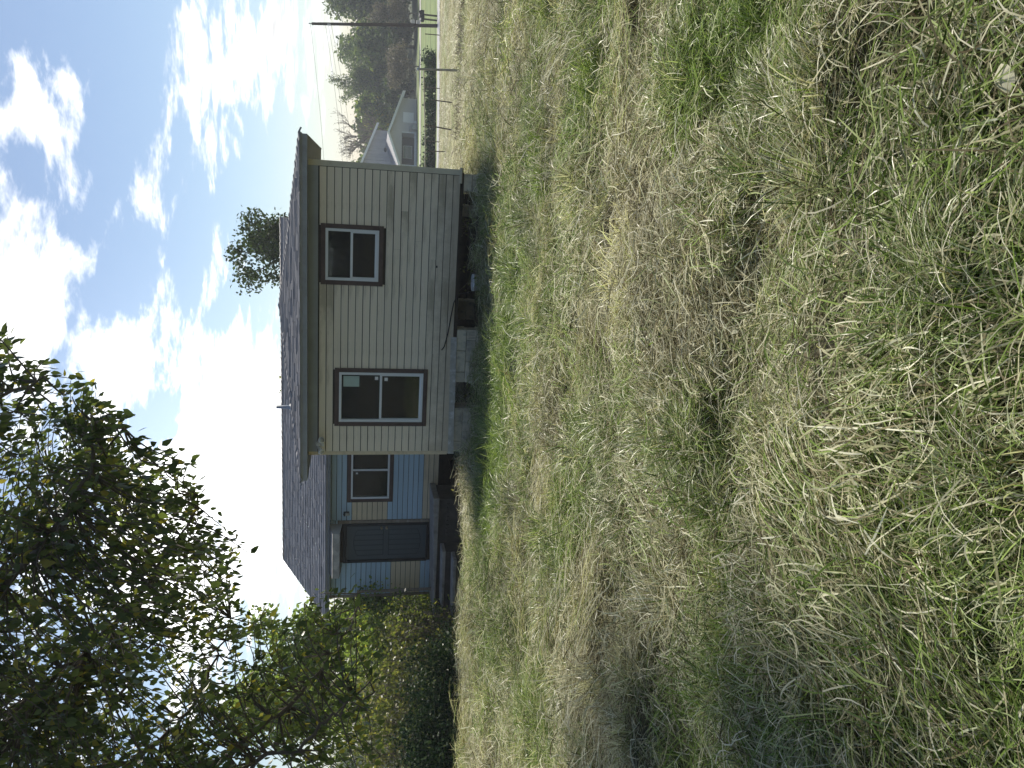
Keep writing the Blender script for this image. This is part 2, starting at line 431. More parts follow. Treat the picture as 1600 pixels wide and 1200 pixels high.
# shingles
g = bpy.data.materials.new('roof_shingles'); g.use_nodes = True; t = NT(g.node_tree); b = t.n['Principled BSDF']
a_ = t.add('ShaderNodeAttribute', attribute_name='col'); s_ = t.add('ShaderNodeSeparateColor'); t.link(a_.outputs['Color'], s_.inputs[0])
gp = t.add('ShaderNodeNewGeometry').outputs['Position']
tone = t.math('ADD', t.math('MULTIPLY', s_.outputs[0], .6), t.math('ADD', t.math('MULTIPLY', t.noise(gp, 40, 4, .7), .25), t.math('MULTIPLY', t.noise(gp, 1.1, 6, .65), .3)))
t.link(t.ramp(tone, [(.15, (.15, .148, .158)), (.5, (.245, .242, .258)), (.95, (.34, .335, .355))]), b.inputs['Base Color'])
b.inputs['Roughness'].default_value = .85; M['shingle'] = g

house = empty('house', HO, -HA)
tag(house, 'small cream and blue clapboard house on block piers with a low shingled roof', 'house')
PITCHB = .125
def board_mesh(L, h, out=.0, key=0):
    """one drop-siding board: flat face, eased edges, an open groove above it"""
    yf = -.024-out; g_ = .013
    n = max(2, int(L/.45)); r = random.Random(key); P = []
    for i in range(n+1):
        x = L*i/n; wv = r.uniform(-.0015, .0015); wz = r.uniform(-.0015, .0015)
        P += [(x, .0, wz), (x, yf-.002+wv, wz), (x, yf+wv, h-g_-.007+wz), (x, yf+.006+wv, h-g_+wz), (x, .0, h-g_+wz)]
    F = [tuple(range(5))[::-1], tuple(range(n*5, n*5+5))]
    for i in range(n):
        for k in range(5): F.append((i*5+k, i*5+(k+1) % 5, (i+1)*5+(k+1) % 5, (i+1)*5+k))
    me = bpy.data.meshes.new('siding_board'); me.from_pydata(P, [], F); me.update(); return me
_bk = [0]
def siding(parent, x0, x1, z0, z1, y, holes, matf, pitch=PITCHB, joints=()):
    """courses of boards; boards stop at the openings, each board an object"""
    k = 0; z = z0
    while z < z1-.03:
        h = min(pitch, z1-z); segs = [(x0, x1)]
        for (hx0, hx1, hz0, hz1) in holes:
            if z+h*.6 > hz0 and z+h*.35 < hz1:
                ns = []
                for a, b_ in segs:
                    if a < hx0: ns.append((a, min(b_, hx0)))
                    if b_ > hx1: ns.append((max(a, hx1), b_))
                segs = [s for s in ns if s[1]-s[0] > .03]
        for a, b_ in segs:
            cuts = [a]+[jx for (jk, jx) in joints if jk == k and a+.2 < jx < b_-.2]+[b_]
            for c0, c1 in zip(cuts[:-1], cuts[1:]):
                _bk[0] += 1
                o = mesh_obj('siding_board', board_mesh(c1-c0-.003, h, 0, _bk[0]), matf(k, (c0+c1)/2, z), parent, (c0, y, z))
                o.rotation_euler = (0, random.uniform(-.0007, .0007), 0)
        z += pitch; k += 1
WLr = (.5365, 1.6154, .4351, 2.0898); WRr = (3.0946, 4.1294, 1.2844, 2.3393)
shr = lambda r, s=.03: (r[0]+s, r[1]-s, r[2]+s, r[3]-s)
# walls: backing with real openings, boards in front
def wall_with_holes(name, x0, x1, z0, z1, y0, y1, holes, mat):
    mb = MB(); xs = sorted({x0, x1, *[h[0] for h in holes], *[h[1] for h in holes]}); zs = sorted({z0, z1, *[h[2] for h in holes], *[h[3] for h in holes]})
    for a, b_ in zip(xs[:-1], xs[1:]):
        for c0, c1 in zip(zs[:-1], zs[1:]):
            mxx, mzz = (a+b_)/2, (c0+c1)/2
            if any(h[0] < mxx < h[1] and h[2] < mzz < h[3] for h in holes): continue
            mb.box(a, b_, y0, y1, c0, c1)
    return mb.build(name, mat, house)
WW, WT = 5.13, 2.56
fw = wall_with_holes('wall', 0, WW, .0, WT, 0, .1, [shr(WLr, .09), shr(WRr, .09)], M['darkwood'])
siding(fw, .0, WW-.07, .0, 2.38, 0, [shr(WLr), shr(WRr)], lambda k, x, z: M['cream'],
       joints=[(3, 3.6), (5, 3.9), (6, 2.2), (8, 3.75), (10, 2.3), (2, 1.9), (4, 2.6), (1, 3.3), (7, 4.4)])
MB().box(WW-.065, WW+.03, -.035, .06, -.02, WT-.0, .004).box(WW-.066, WW+.03, -.037, -.02, .78, .795).build('corner_board', M['cream_trim'], house)
MB().box(-.02, .045, -.03, .05, .02, WT-.02, .004).build('corner_board', M['tan'], house)
MB().prism([(-.055, -.02), (-.012, -.02), (.06, -.06), (.06, .0), (-.055, .02)], 0, WW-.2, WW+.06).build('corner_flashing', M['cream_trim'], house)
M['topband'] = material('slate_gray_band', (.30, .33, .38), .7, .1, 3.0)
MB().box(.046, WW-.066, -.034, -.0, 2.385, WT-.012, .003).build('top_band', M['topband'], house)  # slate gray strip across the top of the front wall
# side and back walls of the projecting wing and the main body
BD = 4.5; BX0, BX1 = -5.45, 3.6
sw = MB().box(0, .1, .1, BD, 0, WT).build('wall', M['cream'], house)
for k in range(20):
    MB().box(WW-.1, WW-.07+.078, .1, BD+.1, k*PITCHB, k*PITCHB+PITCHB-.004).build('siding_board', M['cream'], sw)
BW = (-2.858, -1.18, .765, 1.875); DR = (-4.5, -3.431, -.144, 1.958)
bw = wall_with_holes('wall', BX0, BX1, -.30, 2.4, BD, BD+.1, [shr(BW, .09), (DR[0]+.06, DR[1]-.06, DR[2]+.02, DR[3]-.04)], M['darkwood'])
def bluemat(k, x, z):
    zm = z+.06
    if x > -3.4:
        if zm < .06: return M['tan']
        if -3.35 < x < -2.85 and .93 < zm < 1.72: return M['tan']
        return M['blue']
    if x < -4.45 and -.02 < zm < .72: return M['tan']
    return M['blue']
siding(bw, BX0+.05, .02, -.36, 2.36, BD, [shr(BW), (DR[0]-.0, DR[1]+.09, DR[2]-.5, 2.36)], bluemat)
# the strip of boards above the door, hidden by the awning at the front
siding(bw, DR[0]+.003, DR[1]+.087, 2.03, 2.36, BD, [], lambda k, x, z: M['blue'])
MB().box(BX0-.03, BX0+.05, BD-.03, BD+.1, -.34, 2.36, .004).build('corner_board', M['oldwood'], house)
MB().box(BX0, BX0+.1, BD+.1, 10.2, -.30, 2.4).build('wall', M['blue'], house)
MB().box(BX1-.1, BX1, BD+.1, 10.2, -.30, 2.4).build('wall', M['cream'], house)
MB().box(BX0, BX1, 10.1, 10.2, -.30, 2.4).build('wall', M['cream'], house)
for bx_ in ((BX0+.3, BX1-.3, 9.7, 9.75, -2.2, -.2), (BX0+.02, BX0+.06, BD+.5, 9.7, -2.0, -.29), (.6, 4.75, 4.0, 4.05, -1.8, .04), (-2.3, .6, 6.0, 6.05, -1.8, -.2)): MB().box(*bx_).build('crawl_light_block', M['darkwood'], house)  # dark panels added to keep light from behind out of the crawl space
MB().prism([(4.2, 2.38), (10.4, 2.38), (7.3, 3.6)], 0, BX0+.0, BX0+.1).build('gable_wall', M['blue'], house)
MB().prism([(4.2, 2.38), (10.4, 2.38), (7.3, 3.6)], 0, BX1-.1, BX1-.0).build('gable_wall', M['cream'], house)
fl = MB().box(.02, WW-.02, .12, BD, .05, .2).box(BX0+.02, BX1-.02, BD+.12, 10.1, -.2, -.02).build('floor', M['darkwood'], house)
for k in range(11): MB().box(.08+k*.49, .13+k*.49, .12, BD, -.06, .052).build('joist', M['darkwood'], fl)
MB().box(.02, WW-.02, .02, .12, -.07, .06).build('sill_beam', M['darkwood'], house)
MB().box(.02, WW-.02, 2.2, 2.34, -.12, .05).build('sill_beam', M['darkwood'], house)
MB().box(.02, WW-.02, BD-.1, BD+.1, -.2, .05).build('sill_beam', M['darkwood'], house)
MB().box(.1, WW-.1, 3.4, 3.44, .2, WT).build('inner_wall', M['interior'], house)
MB().box(-5.3, 3.5, 7.0, 7.04, -.02, 2.4).build('inner_wall', M['interior'], house)
MB().box(.1, WW-.1, .1, BD, WT-.06, WT-.02).box(BX0+.1, BX1-.1, BD+.1, 10.1, 2.36, 2.39).build('ceiling_panel', M['interior'], house)
# peeling sill strip under the left half of the front
mb = MB(); n = 9
for i in range(n):
    a0, a1 = i/n, (i+1)/n; X0, X1 = -.01+2.23*a0, -.01+2.23*a1
    za, zb = -.006+.039*a0, -.006+.039*a1
    mb.prism([(X0+.002, za-.097+random.uniform(-.006, .004)), (X1, zb-.095+random.uniform(-.006, .004)), (X1, zb+.01), (X0+.002, za+.01)], 1, -.028-random.uniform(0, .004), .02)
mb.build('sill_board', M['peel'], house)

# ---- windows
def window(name, r, y, sashes, sheet_seed, slider=False, trim_w=.075, trimmat='brown'):
    x0, x1, z0, z1 = r
    root = empty(name, (0, y, 0), 0, house)
    tw = trim_w
    for (a, b_, c0, c1) in ((x0, x1, z1-tw, z1), (x0, x1, z0, z0+tw), (x0, x0+tw, z0+tw+.0015, z1-tw-.0015), (x1-tw, x1, z0+tw+.0015, z1-tw-.0015)):
        MB().box(a, b_, -.045+random.uniform(-.002, .002), .0, c0, c1, .004).build('trim_board', M[trimmat], root)
    a0, a1, c0, c1 = x0+tw+.002, x1-tw-.002, z0+tw+.002, z1-tw-.002
    fw_ = .045
    f = MB().box(a0, a1, -.038, .05, c1-fw_, c1, .004).box(a0, a1, -.038, .05, c0, c0+fw_, .004)
    f.box(a0, a0+fw_, -.037, .05, c0+fw_, c1-fw_).box(a1-fw_, a1, -.037, .05, c0+fw_, c1-fw_)
    f.build('window_frame', M['vinyl'], root)
    i0, i1, k0, k1 = a0+fw_, a1-fw_, c0+fw_, c1-fw_
    zm = (k0+k1)/2+.01
    s = MB()
    if slider:
        xm = (i0+i1)/2; s.box(xm-.022, xm+.022, -.02, .012, k0, k1, .003).build('sash', M['vinyl'], root)
        MB().box(i0, xm-.02, -.004, .0, k0, k1).build('pane', M['glass'], root); MB().box(xm+.02, i1, .018, .022, k0, k1).build('pane', M['glass'], root)
        crumple(root, i0, i1, k0, k1, sheet_seed); return root, (i0, i1, k0, k1, zm)
    s.box(i0, i1, -.02, .012, zm-.02, zm+.022, .003)
    s.box(i0, i0+.02, -.012, .014, k0, zm-.02).box(i1-.02, i1, -.012, .014, k0, zm-.02).box(i0+.02, i1-.02, -.012, .014, k0, k0+.022)
    s.build('sash', M['vinyl'], root)
    MB().box(i0, i1, .018, .022, zm+.02, k1).build('pane', M['glass'], root)
    MB().box(i0+.018, i1-.018, -.004, .0, k0+.02, zm-.018).build('pane', M['glass'], root)
    crumple(root, i0, i1, k0, k1, sheet_seed)
    return root, (i0, i1, k0, k1, zm)
def crumple(root, i0, i1, k0, k1, sheet_seed):
    # crumpled sheet hung inside
    N = 26; xs = np.linspace(i0-.05, i1+.05, N); zs = np.linspace(k0-.05, k1+.05, N); X, Z = np.meshgrid(xs, zs)
    Y = .10+.05*(fbm(X*3.2+Z*2.1, Z*2.6-X*1.3, sheet_seed, 3))+.05*np.abs(fbm(X*6-Z*4, Z*3+X*3, sheet_seed+5, 2)-.5)
    I = np.arange(N*N).reshape(N, N); F = np.stack([I[:-1, :-1], I[:-1, 1:], I[1:, 1:], I[1:, :-1]], -1).reshape(-1, 4)
    mesh_obj('plastic_sheet', np_mesh('plastic_sheet', np.stack([X, Y, Z], -1).reshape(-1, 3), F, True), M['sheet'], root)
w1, q1 = window('window', WLr, -.0, 2, 21)
MB().box(q1[1]-.02-.21, q1[1]-.035, .012, .017, q1[3]-.31, q1[3]-.03).build('sticker', M['paper'], w1)
MB().box(q1[1]-.1, q1[1]-.04, .012, .017, q1[4]+.05, q1[4]+.11).build('sticker', M['label'], w1)
MB().box(q1[1]-.11, q1[1]-.05, -.012, -.007, q1[4]-.12, q1[4]-.06).build('sticker', M['label'], w1)
w2, q2 = window('window', WRr, -.0, 2, 33)
w3, q3 = window('window', BW, BD, 2, 45, True, .085)
MB().box(q3[0]+.60, q3[0]+.64, -.012, -.007, q3[3]-.12, q3[3]-.07).build('sticker', M['label'], w3)

# ---- door
dr = empty('door', (DR[0], BD, DR[2]), 0, house)
DW, DH = DR[1]-DR[0], DR[3]-DR[2]
MB().box(0, DW, -.06, .05, DH-.085, DH, .004).box(0, .07, -.06, .05, 0, DH-.085, .004).box(DW-.07, DW, -.06, .05, 0, DH-.085, .004).build('door_frame', M['frame_groove'], dr)
MB().box(.05, DW-.05, -.07, .06, -.02, .03, .004).build('threshold', M['frame_groove'], dr)
sx0, sx1, sz0, sz1 = .072, DW-.072, .035, DH-.09
sl = MB().box(sx0, sx1, -.01, .03, sz0, sz1).build('door_slab', M['frame_groove'], dr)  # black slab: shadow in the plank grooves is put into its colour
ST = .11
px0, px1 = sx0+ST, sx1-ST; zmid = (sz0+sz1)/2+.02; rail = .06
def arc(x, sgn):
    u = (x-(px0+px1)/2)/((px1-px0)/2); return .09*(1-u*u)
zt = sz1-.25; zb = sz0+.22
stiles = MB().box(sx0, px0, -.024, -.008, sz0, sz1).box(px1, sx1, -.024, -.008, sz0, sz1).box(px0, px1, -.024, -.008, zmid-rail, zmid+rail)
N = 14; xs = [px0+(px1-px0)*i/N for i in range(N+1)]
for i in range(N):
    a, b_ = xs[i], xs[i+1]
    stiles.prism([(a, zt+arc(a, 1)), (b_, zt+arc(b_, 1)), (b_, sz1), (a, sz1)], 1, -.024, -.008)
    stiles.prism([(a, sz0), (b_, sz0), (b_, zb-arc(b_, 1)), (a, zb-arc(a, 1))], 1, -.024, -.008)
stiles.build('door_rails', M['door'], dr)
for lo in (0, 1):
    for k in range(5):
        a = px0+.012+(px1-px0-.012)*k/5; b_ = px0+(px1-px0-.012)*(k+1)/5
        if lo: pts = [(a, zmid+rail+.014), (b_, zmid+rail+.014), (b_, zt-.014+arc(b_, 1)), ((a+b_)/2, zt-.014+arc((a+b_)/2, 1)), (a, zt-.014+arc(a, 1))]
        else: pts = [(a, zb+.014-arc(a, 1)), ((a+b_)/2, zb+.014-arc((a+b_)/2, 1)), (b_, zb+.014-arc(b_, 1)), (b_, zmid-rail-.014), (a, zmid-rail-.014)]
        MB().prism(pts, 1, -.02, -.009).build('door_plank', M['door'], dr)
for zz in (zmid+.12, zmid-.01):
    kn = MB().lathe([(.0, .075), (.022, .072), (.031, .055), (.024, .035), (.012, .028), (.012, .012), (.03, .01), (.032, .0)], 14).build('door_knob', M['brass'], dr, (sx1-.055, -.022, zz))
    kn.rotation_euler = (math.radians(90), 0, 0)
# bare casing post on the right of the door
MB().box(DR[1]+.004, DR[1]+.085, BD-.05, BD+.05, DR[2]-.03, 2.1, .004).build('door_casing', M['oldwood'], house)
# awning
aw = empty('awning', (0, BD, 0), 0, house)
ax0, ax1 = -4.62, -3.43
MB().poly([(ax0, -.62, 2.205), (ax1, -.62, 2.205), (ax1, -.0, 2.36), (ax0, 0, 2.36), (ax0, -.62, 2.18), (ax1, -.62, 2.18), (ax1, 0, 2.33), (ax0, 0, 2.33)],
          [(0, 1, 2, 3), (7, 6, 5, 4), (0, 4, 5, 1), (1, 5, 6, 2), (3, 2, 6, 7), (0, 3, 7, 4)]).build('awning_roof', M['awning'], aw)
MB().box(ax0+.003, ax1-.003, -.618, -.585, 2.035, 2.182, .003).build('awning_fascia', M['awning'], aw)
for xx in (ax0+.004, ax1-.03):
    MB().prism([(-.584, 2.04), (-.584, 2.186), (-.025, 2.325), (-.025, 1.99)], 0, xx, xx+.026).build('awning_cheek', M['awningpale'], aw)
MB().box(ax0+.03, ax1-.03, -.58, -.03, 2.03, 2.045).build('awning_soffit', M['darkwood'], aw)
# wall lantern beside the door
ln = empty('wall_lantern', (-3.14, BD, 1.9), 0, house)
MB().box(-.035, .035, -.04, -.012, -.08, .06, .006).build('back_plate', M['lampmetal'], ln)
MB().tube([(0, -.04, .03), (0, -.08, .06), (0, -.12, .045)], .008, 6).build('arm', M['lampmetal'], ln)
MB().lathe([(.0, .07), (.02, .065), (.055, .03), (.06, .02), (.04, .015), (.0, .015)], 12, (0, -.12, 0)).build('lamp_cap', M['lampmetal'], ln)
MB().lathe([(.04, .015), (.035, -.07), (.028, -.09), (.0, -.095)], 12, (0, -.12, 0)).build('lamp_glass', M['galv'], ln)
# floodlight under the eave at the left corner
fl2 = empty('floodlight', (.2, -.03, 2.36), 0, house)
MB().lathe([(0, .05), (.05, .045), (.055, .02), (.055, 0), (0, 0)], 14).build('base_plate', M['whiteplastic'], fl2).rotation_euler = (math.radians(90), 0, 0)
for sgn, tl in ((-1, .25), (1, -.1)):
    h = MB().lathe([(.0, .0), (.028, .005), (.032, .05), (.055, .10), (.06, .13), (.055, .135), (.0, .125)], 14).build('lamp_head', M['whiteplastic'], fl2, (sgn*.05, -.05, .0))
    h.rotation_euler = (math.radians(115), 0, sgn*.6)
    MB().lathe([(.05, .132), (.03, .145), (.0, .15)], 14).build('lens', M['galv'], fl2, (sgn*.05, -.05, .0)).rotation_euler = (math.radians(115), 0, sgn*.6)
MB().box(-.03, .03, -.09, -.04, -.1, -.05, .008).build('motion_sensor', M['whiteplastic'], fl2)
# cable running down to the crawl space
MB().tube([(1.98, -.03, .20), (2.05, -.035, .155), (2.3, -.035, .10), (2.6, -.035, .06), (2.85, -.035, .02), (3.0, -.02, -.05), (3.05, .05, -.3)], .011, 6).build('cable', M['blackplastic'], house)
MB().box(3.46, 3.5, -.026, -.012, .335, .36).build('hole_plate', M['blackplastic'], house)

# ---- roof
def clip_span(poly2, t):
    """x range of a convex 2D polygon at height t"""
    xs = []
    n = len(poly2)
    for i in range(n):
        (xa, ta), (xb, tb) = poly2[i], poly2[(i+1) % n]
        if (ta-t)*(tb-t) <= 0 and abs(ta-tb) > 1e-9: xs.append(xa+(xb-xa)*(t-ta)/(tb-ta))
    return (min(xs), max(xs)) if len(xs) >= 2 else None
def roof_plane(pts, parent, seed, tabw=.30, expo=.135):
    """pts: 3D convex polygon, first two = the eave; deck plus overlapping shingle tabs"""
    P = [Vector(p) for p in pts]; X = (P[1]-P[0]).normalized(); Nn = X.cross(P[2]-P[0]).normalized()
    if Nn.z < 0: Nn = -Nn
    Y = Nn.cross(X)
    if Y.z < 0: Y = -Y
    O_ = P[0]; p2 = [((p-O_).dot(X), (p-O_).dot(Y)) for p in P]
    low = [p-Nn*.035 for p in P]; n = len(P)
    MB().poly([p[:] for p in P]+[p[:] for p in low], [tuple(range(n)), tuple(range(2*n-1, n-1, -1))]+[(i, n+i, n+(i+1) % n, (i+1) % n) for i in range(n)]).build('roof_deck', M['fascia'], parent)
    r = random.Random(seed); V = []; F = []; C = []
    tmax = max(q[1] for q in p2); t0 = -.02; k = 0
    while t0 < tmax-.02:
        ta = max(t0, .002); tb = min(t0+expo+.03, tmax-.001)
        s0 = clip_span(p2, ta); s1 = clip_span(p2, tb)
        if s0 and s1:
            x = s0[0]-r.uniform(0, tabw)
            while x < s0[1]:
                wd = tabw*r.uniform(.55, 1.15); a, b_ = x, x+wd-.006; x += wd
                a0, b0 = max(a, s0[0]), min(b_, s0[1]); a1, b1 = max(a, s1[0]), min(b_, s1[1])
                if b0-a0 < .01: continue
                if b1 < a1: a1 = b1 = min(max((a0+b0)/2, s1[0]), s1[1])
                th = r.uniform(.009, .022); tt = t0 if t0 < 0 else ta-r.uniform(0, .006)
                v = len(V)
                for (xx, yy, hh) in ((a0, tt, .0), (b0, tt, .0), (b0, tt, th), (a0, tt, th), (b1, tb, .003), (a1, tb, .003)):
                    V.append((O_+X*xx+Y*yy+Nn*(hh+.002))[:])
                F += [(v, v+1, v+2, v+3), (v+3, v+2, v+4, v+5)]
                cc = min(1, max(0, r.gauss(.5, .22))); C += [cc]*6
        t0 += expo; k += 1
    me = np_mesh('shingles', np.array(V), np.array(F), False, {'col': np.stack([C, C, C, np.ones(len(C))], -1)})
    return tag(mesh_obj('shingles', me, M['shingle'], parent), kind='stuff')
def caps(a, b_, parent, seed):
    """bent cap shingles along a hip or ridge"""
    a = Vector(a); b_ = Vector(b_); d = b_-a; n = int(d.length/.16); d.normalize(); s = d.cross(Vector((0, 0, 1))).normalized(); u = s.cross(d)
    V = []; F = []; C = []; r = random.Random(seed)
    for i in range(n):
        p = a+d*(.16*i); th = r.uniform(.012, .022); v = len(V)
        for (l, sd, hh) in ((0, -.12, -.02+th), (0, 0, .012+th), (0, .12, -.02+th), (.19, -.12, -.018), (.19, 0, .012), (.19, .12, -.018), (0, -.12, -.03), (0, 0, 0), (0, .12, -.03)):
            V.append((p+d*l+s*sd+u*hh)[:])
        F += [(v, v+1, v+4, v+3), (v+1, v+2, v+5, v+4), (v+6, v+7, v+1, v), (v+7, v+8, v+2, v+1)]
        C += [min(1, max(0, r.gauss(.12, .12)))]*9
    me = np_mesh('cap_shingles', np.array(V), np.array(F), False, {'col': np.stack([C, C, C, np.ones(len(C))], -1)})
    return tag(mesh_obj('cap_shingles', me, M['shingle'], parent), kind='stuff')
EZ = 2.655
A = (-.39, -.42, EZ); B = (5.55, -.42, EZ); PK = (2.25, 2.9, 3.30); PB = (2.25, 6.36, 3.30)
rf = empty('roof', (0, 0, 0), 0, house)
roof_plane([A, B, PK], rf, 1)
roof_plane([B, (5.55, 4.95, EZ), PB, PK], rf, 2)
roof_plane([(-.39, 4.8, EZ), A, PK, PB], rf, 3)
caps(A, PK, rf, 4); caps(B, PK, rf, 5); caps(PK, PB, rf, 6)
MEZ = 2.37; MRY, MRZ = 7.3, 3.67; MX0, MX1 = -5.78, 3.86
roof_plane([(MX0, 4.08, MEZ), (MX1, 4.08, MEZ), (MX1, MRY, MRZ), (MX0, MRY, MRZ)], rf, 7)
roof_plane([(MX1, 10.52, MEZ), (MX0, 10.52, MEZ), (MX0, MRY, MRZ), (MX1, MRY, MRZ)], rf, 8)
caps((MX1, MRY, MRZ), (MX0, MRY, MRZ), rf, 9)
# fascia, soffit
MB().box(-.375, 5.535, -.40, -.375, EZ-.115, EZ-.028, .003).build('fascia', M['fascia'], rf)
MB().box(-.375, -.35, -.374, 4.75, EZ-.115, EZ-.028, .003).build('fascia', M['fascia'], rf)
MB().box(5.51, 5.535, -.374, 4.9, EZ-.115, EZ-.028, .003).build('fascia', M['fascia'], rf)
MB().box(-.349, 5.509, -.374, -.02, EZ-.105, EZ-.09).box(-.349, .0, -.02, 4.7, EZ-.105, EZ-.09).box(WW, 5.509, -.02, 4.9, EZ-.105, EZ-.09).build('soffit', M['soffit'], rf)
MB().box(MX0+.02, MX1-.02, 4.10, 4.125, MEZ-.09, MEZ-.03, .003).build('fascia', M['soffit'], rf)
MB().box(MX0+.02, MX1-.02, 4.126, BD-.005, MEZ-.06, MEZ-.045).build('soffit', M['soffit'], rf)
for xx in (MX0+.02, MX1-.045):
    MB().prism([(4.1, MEZ-.11), (4.1, MEZ-.035), (MRY, MRZ-.04), (MRY, MRZ-.13)], 0, xx, xx+.025).build('rake_board', M['fascia'], rf)
    MB().prism([(10.5, MEZ-.11), (10.5, MEZ-.035), (MRY, MRZ-.04), (MRY, MRZ-.13)], 0, xx, xx+.025).build('rake_board', M['fascia'], rf)
# plumbing vent
vp = MB().lathe([(.0, .30), (.036, .30), (.036, .06), (.06, .04), (.09, .0), (.14, -.06)], 12).build('vent_pipe', M['galv'], rf, (.46, 1.45, 2.94))

# ---- block piers
def pier(x0, x1, y0, y1, zt, zb, mat, bw=.40, seed=0, vent=False):
    p = empty('pier', ((x0+x1)/2, y0, zb), 0, house); r = random.Random(seed)
    nz = max(1, round((zt-zb)/.19)); hz_ = (zt-zb)/nz
    core_ = MB().box(x0-(x0+x1)/2+.02, x1-(x0+x1)/2-.02, .02, y1-y0-.02, 0, zt-zb-.01).build('mortar', M['blockgray'], p)
    for k in range(nz):
        x = x0-(bw/2 if k % 2 else 0)
        while x < x1-.02:
            a = max(x, x0); b_ = min(x+bw, x1); x += bw
            if b_-a < .05: continue
            j = r.uniform(-.006, .006); c = (x0+x1)/2
            if vent and b_ > x1-.02 and k == nz-2 and b_-a > .12:
                mb = MB(); h0 = hz_*k+.006; h1 = hz_*(k+1)-.006
                mb.box(a-c+.004, b_-c-.004, j, .03+j, h0, h0+.03).box(a-c+.004, b_-c-.004, j, .03+j, h1-.03, h1)
                for q in range(4):
                    xx = a-c+.004+(b_-a-.03)*q/3; mb.box(xx, xx+.022, j, .03+j, h0+.03, h1-.03)
                mb.build('vent_block', mat, p)
                continue
            m_ = mat if r.random() < .75 else M['blockgray']
            MB().box(a-c+.005, b_-c-.005, j, (y1-y0)-j, hz_*k+.005, hz_*(k+1)-.004, .008).build('block', m_, p)
    return p
pier(.03, .885, -.0, .4, -.085, -.75, M['blockgray'], .40, 3)
pier(1.37, 2.36, .0, .4, -.07, -.80, M['block'], .40, 4, True)
pier(4.80, 5.10, .03, .43, -.02, -.62, M['block'], .40, 5)
pier(4.3, 4.55, 2.1, 2.45, -.12, -1.2, M['blockgray'], .40, 6)
pier(2.2, 2.6, 2.1, 2.45, -.12, -1.1, M['blockgray'], .40, 7)
pier(4.75, 5.05, BD-.3, BD+.1, -.2, -1.3, M['blockgray'], .40, 8)
pier(.1, .5, BD-.3, BD+.1, -.2, -1.2, M['blockgray'], .40, 9)
pier(-1.2, -.8, BD+.05, BD+.4, -.3, -1.2, M['blockgray'], .40, 10)
pier(-5.4, -5.0, BD+.05, BD+.4, -.3, -1.2, M['blockgray'], .40, 12)
pier(1.5, 1.9, BD+.2, BD+.6, -.2, -1.3, M['blockgray'], .40, 13)
for xx in (-5.3, -1.2, 3.2): pier(xx, xx+.4, 9.8, 10.2, -.25, -1.6, M['blockgray'], .40, int(xx*10))

# ---- concrete stoop in front of the door: one thing
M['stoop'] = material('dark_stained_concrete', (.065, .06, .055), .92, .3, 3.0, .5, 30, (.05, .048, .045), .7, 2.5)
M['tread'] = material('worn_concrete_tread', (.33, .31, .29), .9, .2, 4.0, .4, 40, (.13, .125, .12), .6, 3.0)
st = empty('concrete_stoop', house_pt(-3.9, 3.6, -.8), -HA)
tag(st, 'dark stained concrete stoop with two steps below the slate front door', 'steps')
def S(x, y, z): return (x+3.9, y-3.6, z+.8)
def slab(name, x0, x1, y0, y1, z0, zl, zr, mat, parent, ch=.012):
    mb = MB(); a = S(x0, y0, z0); b_ = S(x1, y1, zl); mb.box(a[0], b_[0], a[1], b_[1], a[2], b_[2], ch)
    mb.v = [(v[0], v[1], v[2]+((zr-zl)*(v[0]-a[0])/(b_[0]-a[0]) if v[2] > (a[2]+b_[2])/2 else 0)+random.uniform(-.004, .004)) for v in mb.v]
    return mb.build(name, mat, parent)
slab('landing_base', -5.42, -2.42, 3.54, BD-.03, -1.15, -.33, -.24, M['stoop'], st)
slab('landing', -5.48, -2.37, 3.46, BD-.025, -.30, -.265, -.15, M['tread'], st)
slab('step', -4.98, -3.55, 3.02, 3.545, -1.15, -.44, -.40, M['stoop'], st)
slab('tread', -5.0, -3.53, 2.98, 3.455, -.45, -.395, -.36, M['tread'], st)
slab('step', -4.98, -3.55, 2.58, 3.015, -1.25, -.645, -.61, M['stoop'], st)
slab('tread', -5.0, -3.53, 2.54, 2.975, -.66, -.60, -.57, M['tread'], st)
r_ = random.Random(8)
for k in range(9):
    xx = -3.4+k*.11
    MB().box(*[q for pr in zip(S(xx, 3.525, -.55+r_.uniform(-.02, .02)), S(xx+.095, 3.545, -.49)) for q in pr], .004).build('brick', M['stoop'], st)
# thin board leaning on the blue wall at the far corner
lb = MB(); p0 = house_pt(-5.06, 4.0, -.26); p1 = house_pt(-5.30, 4.43, 1.6)
lb.tube([(0, 0, 0), tuple(p1-p0)], [.045, .045], 4, True, False)
lbo = lb.build('leaning_board', M['oldwood'], None, tuple(p0)); tag(lbo, 'narrow weathered board leaning on the blue wall beside the stoop', 'board')
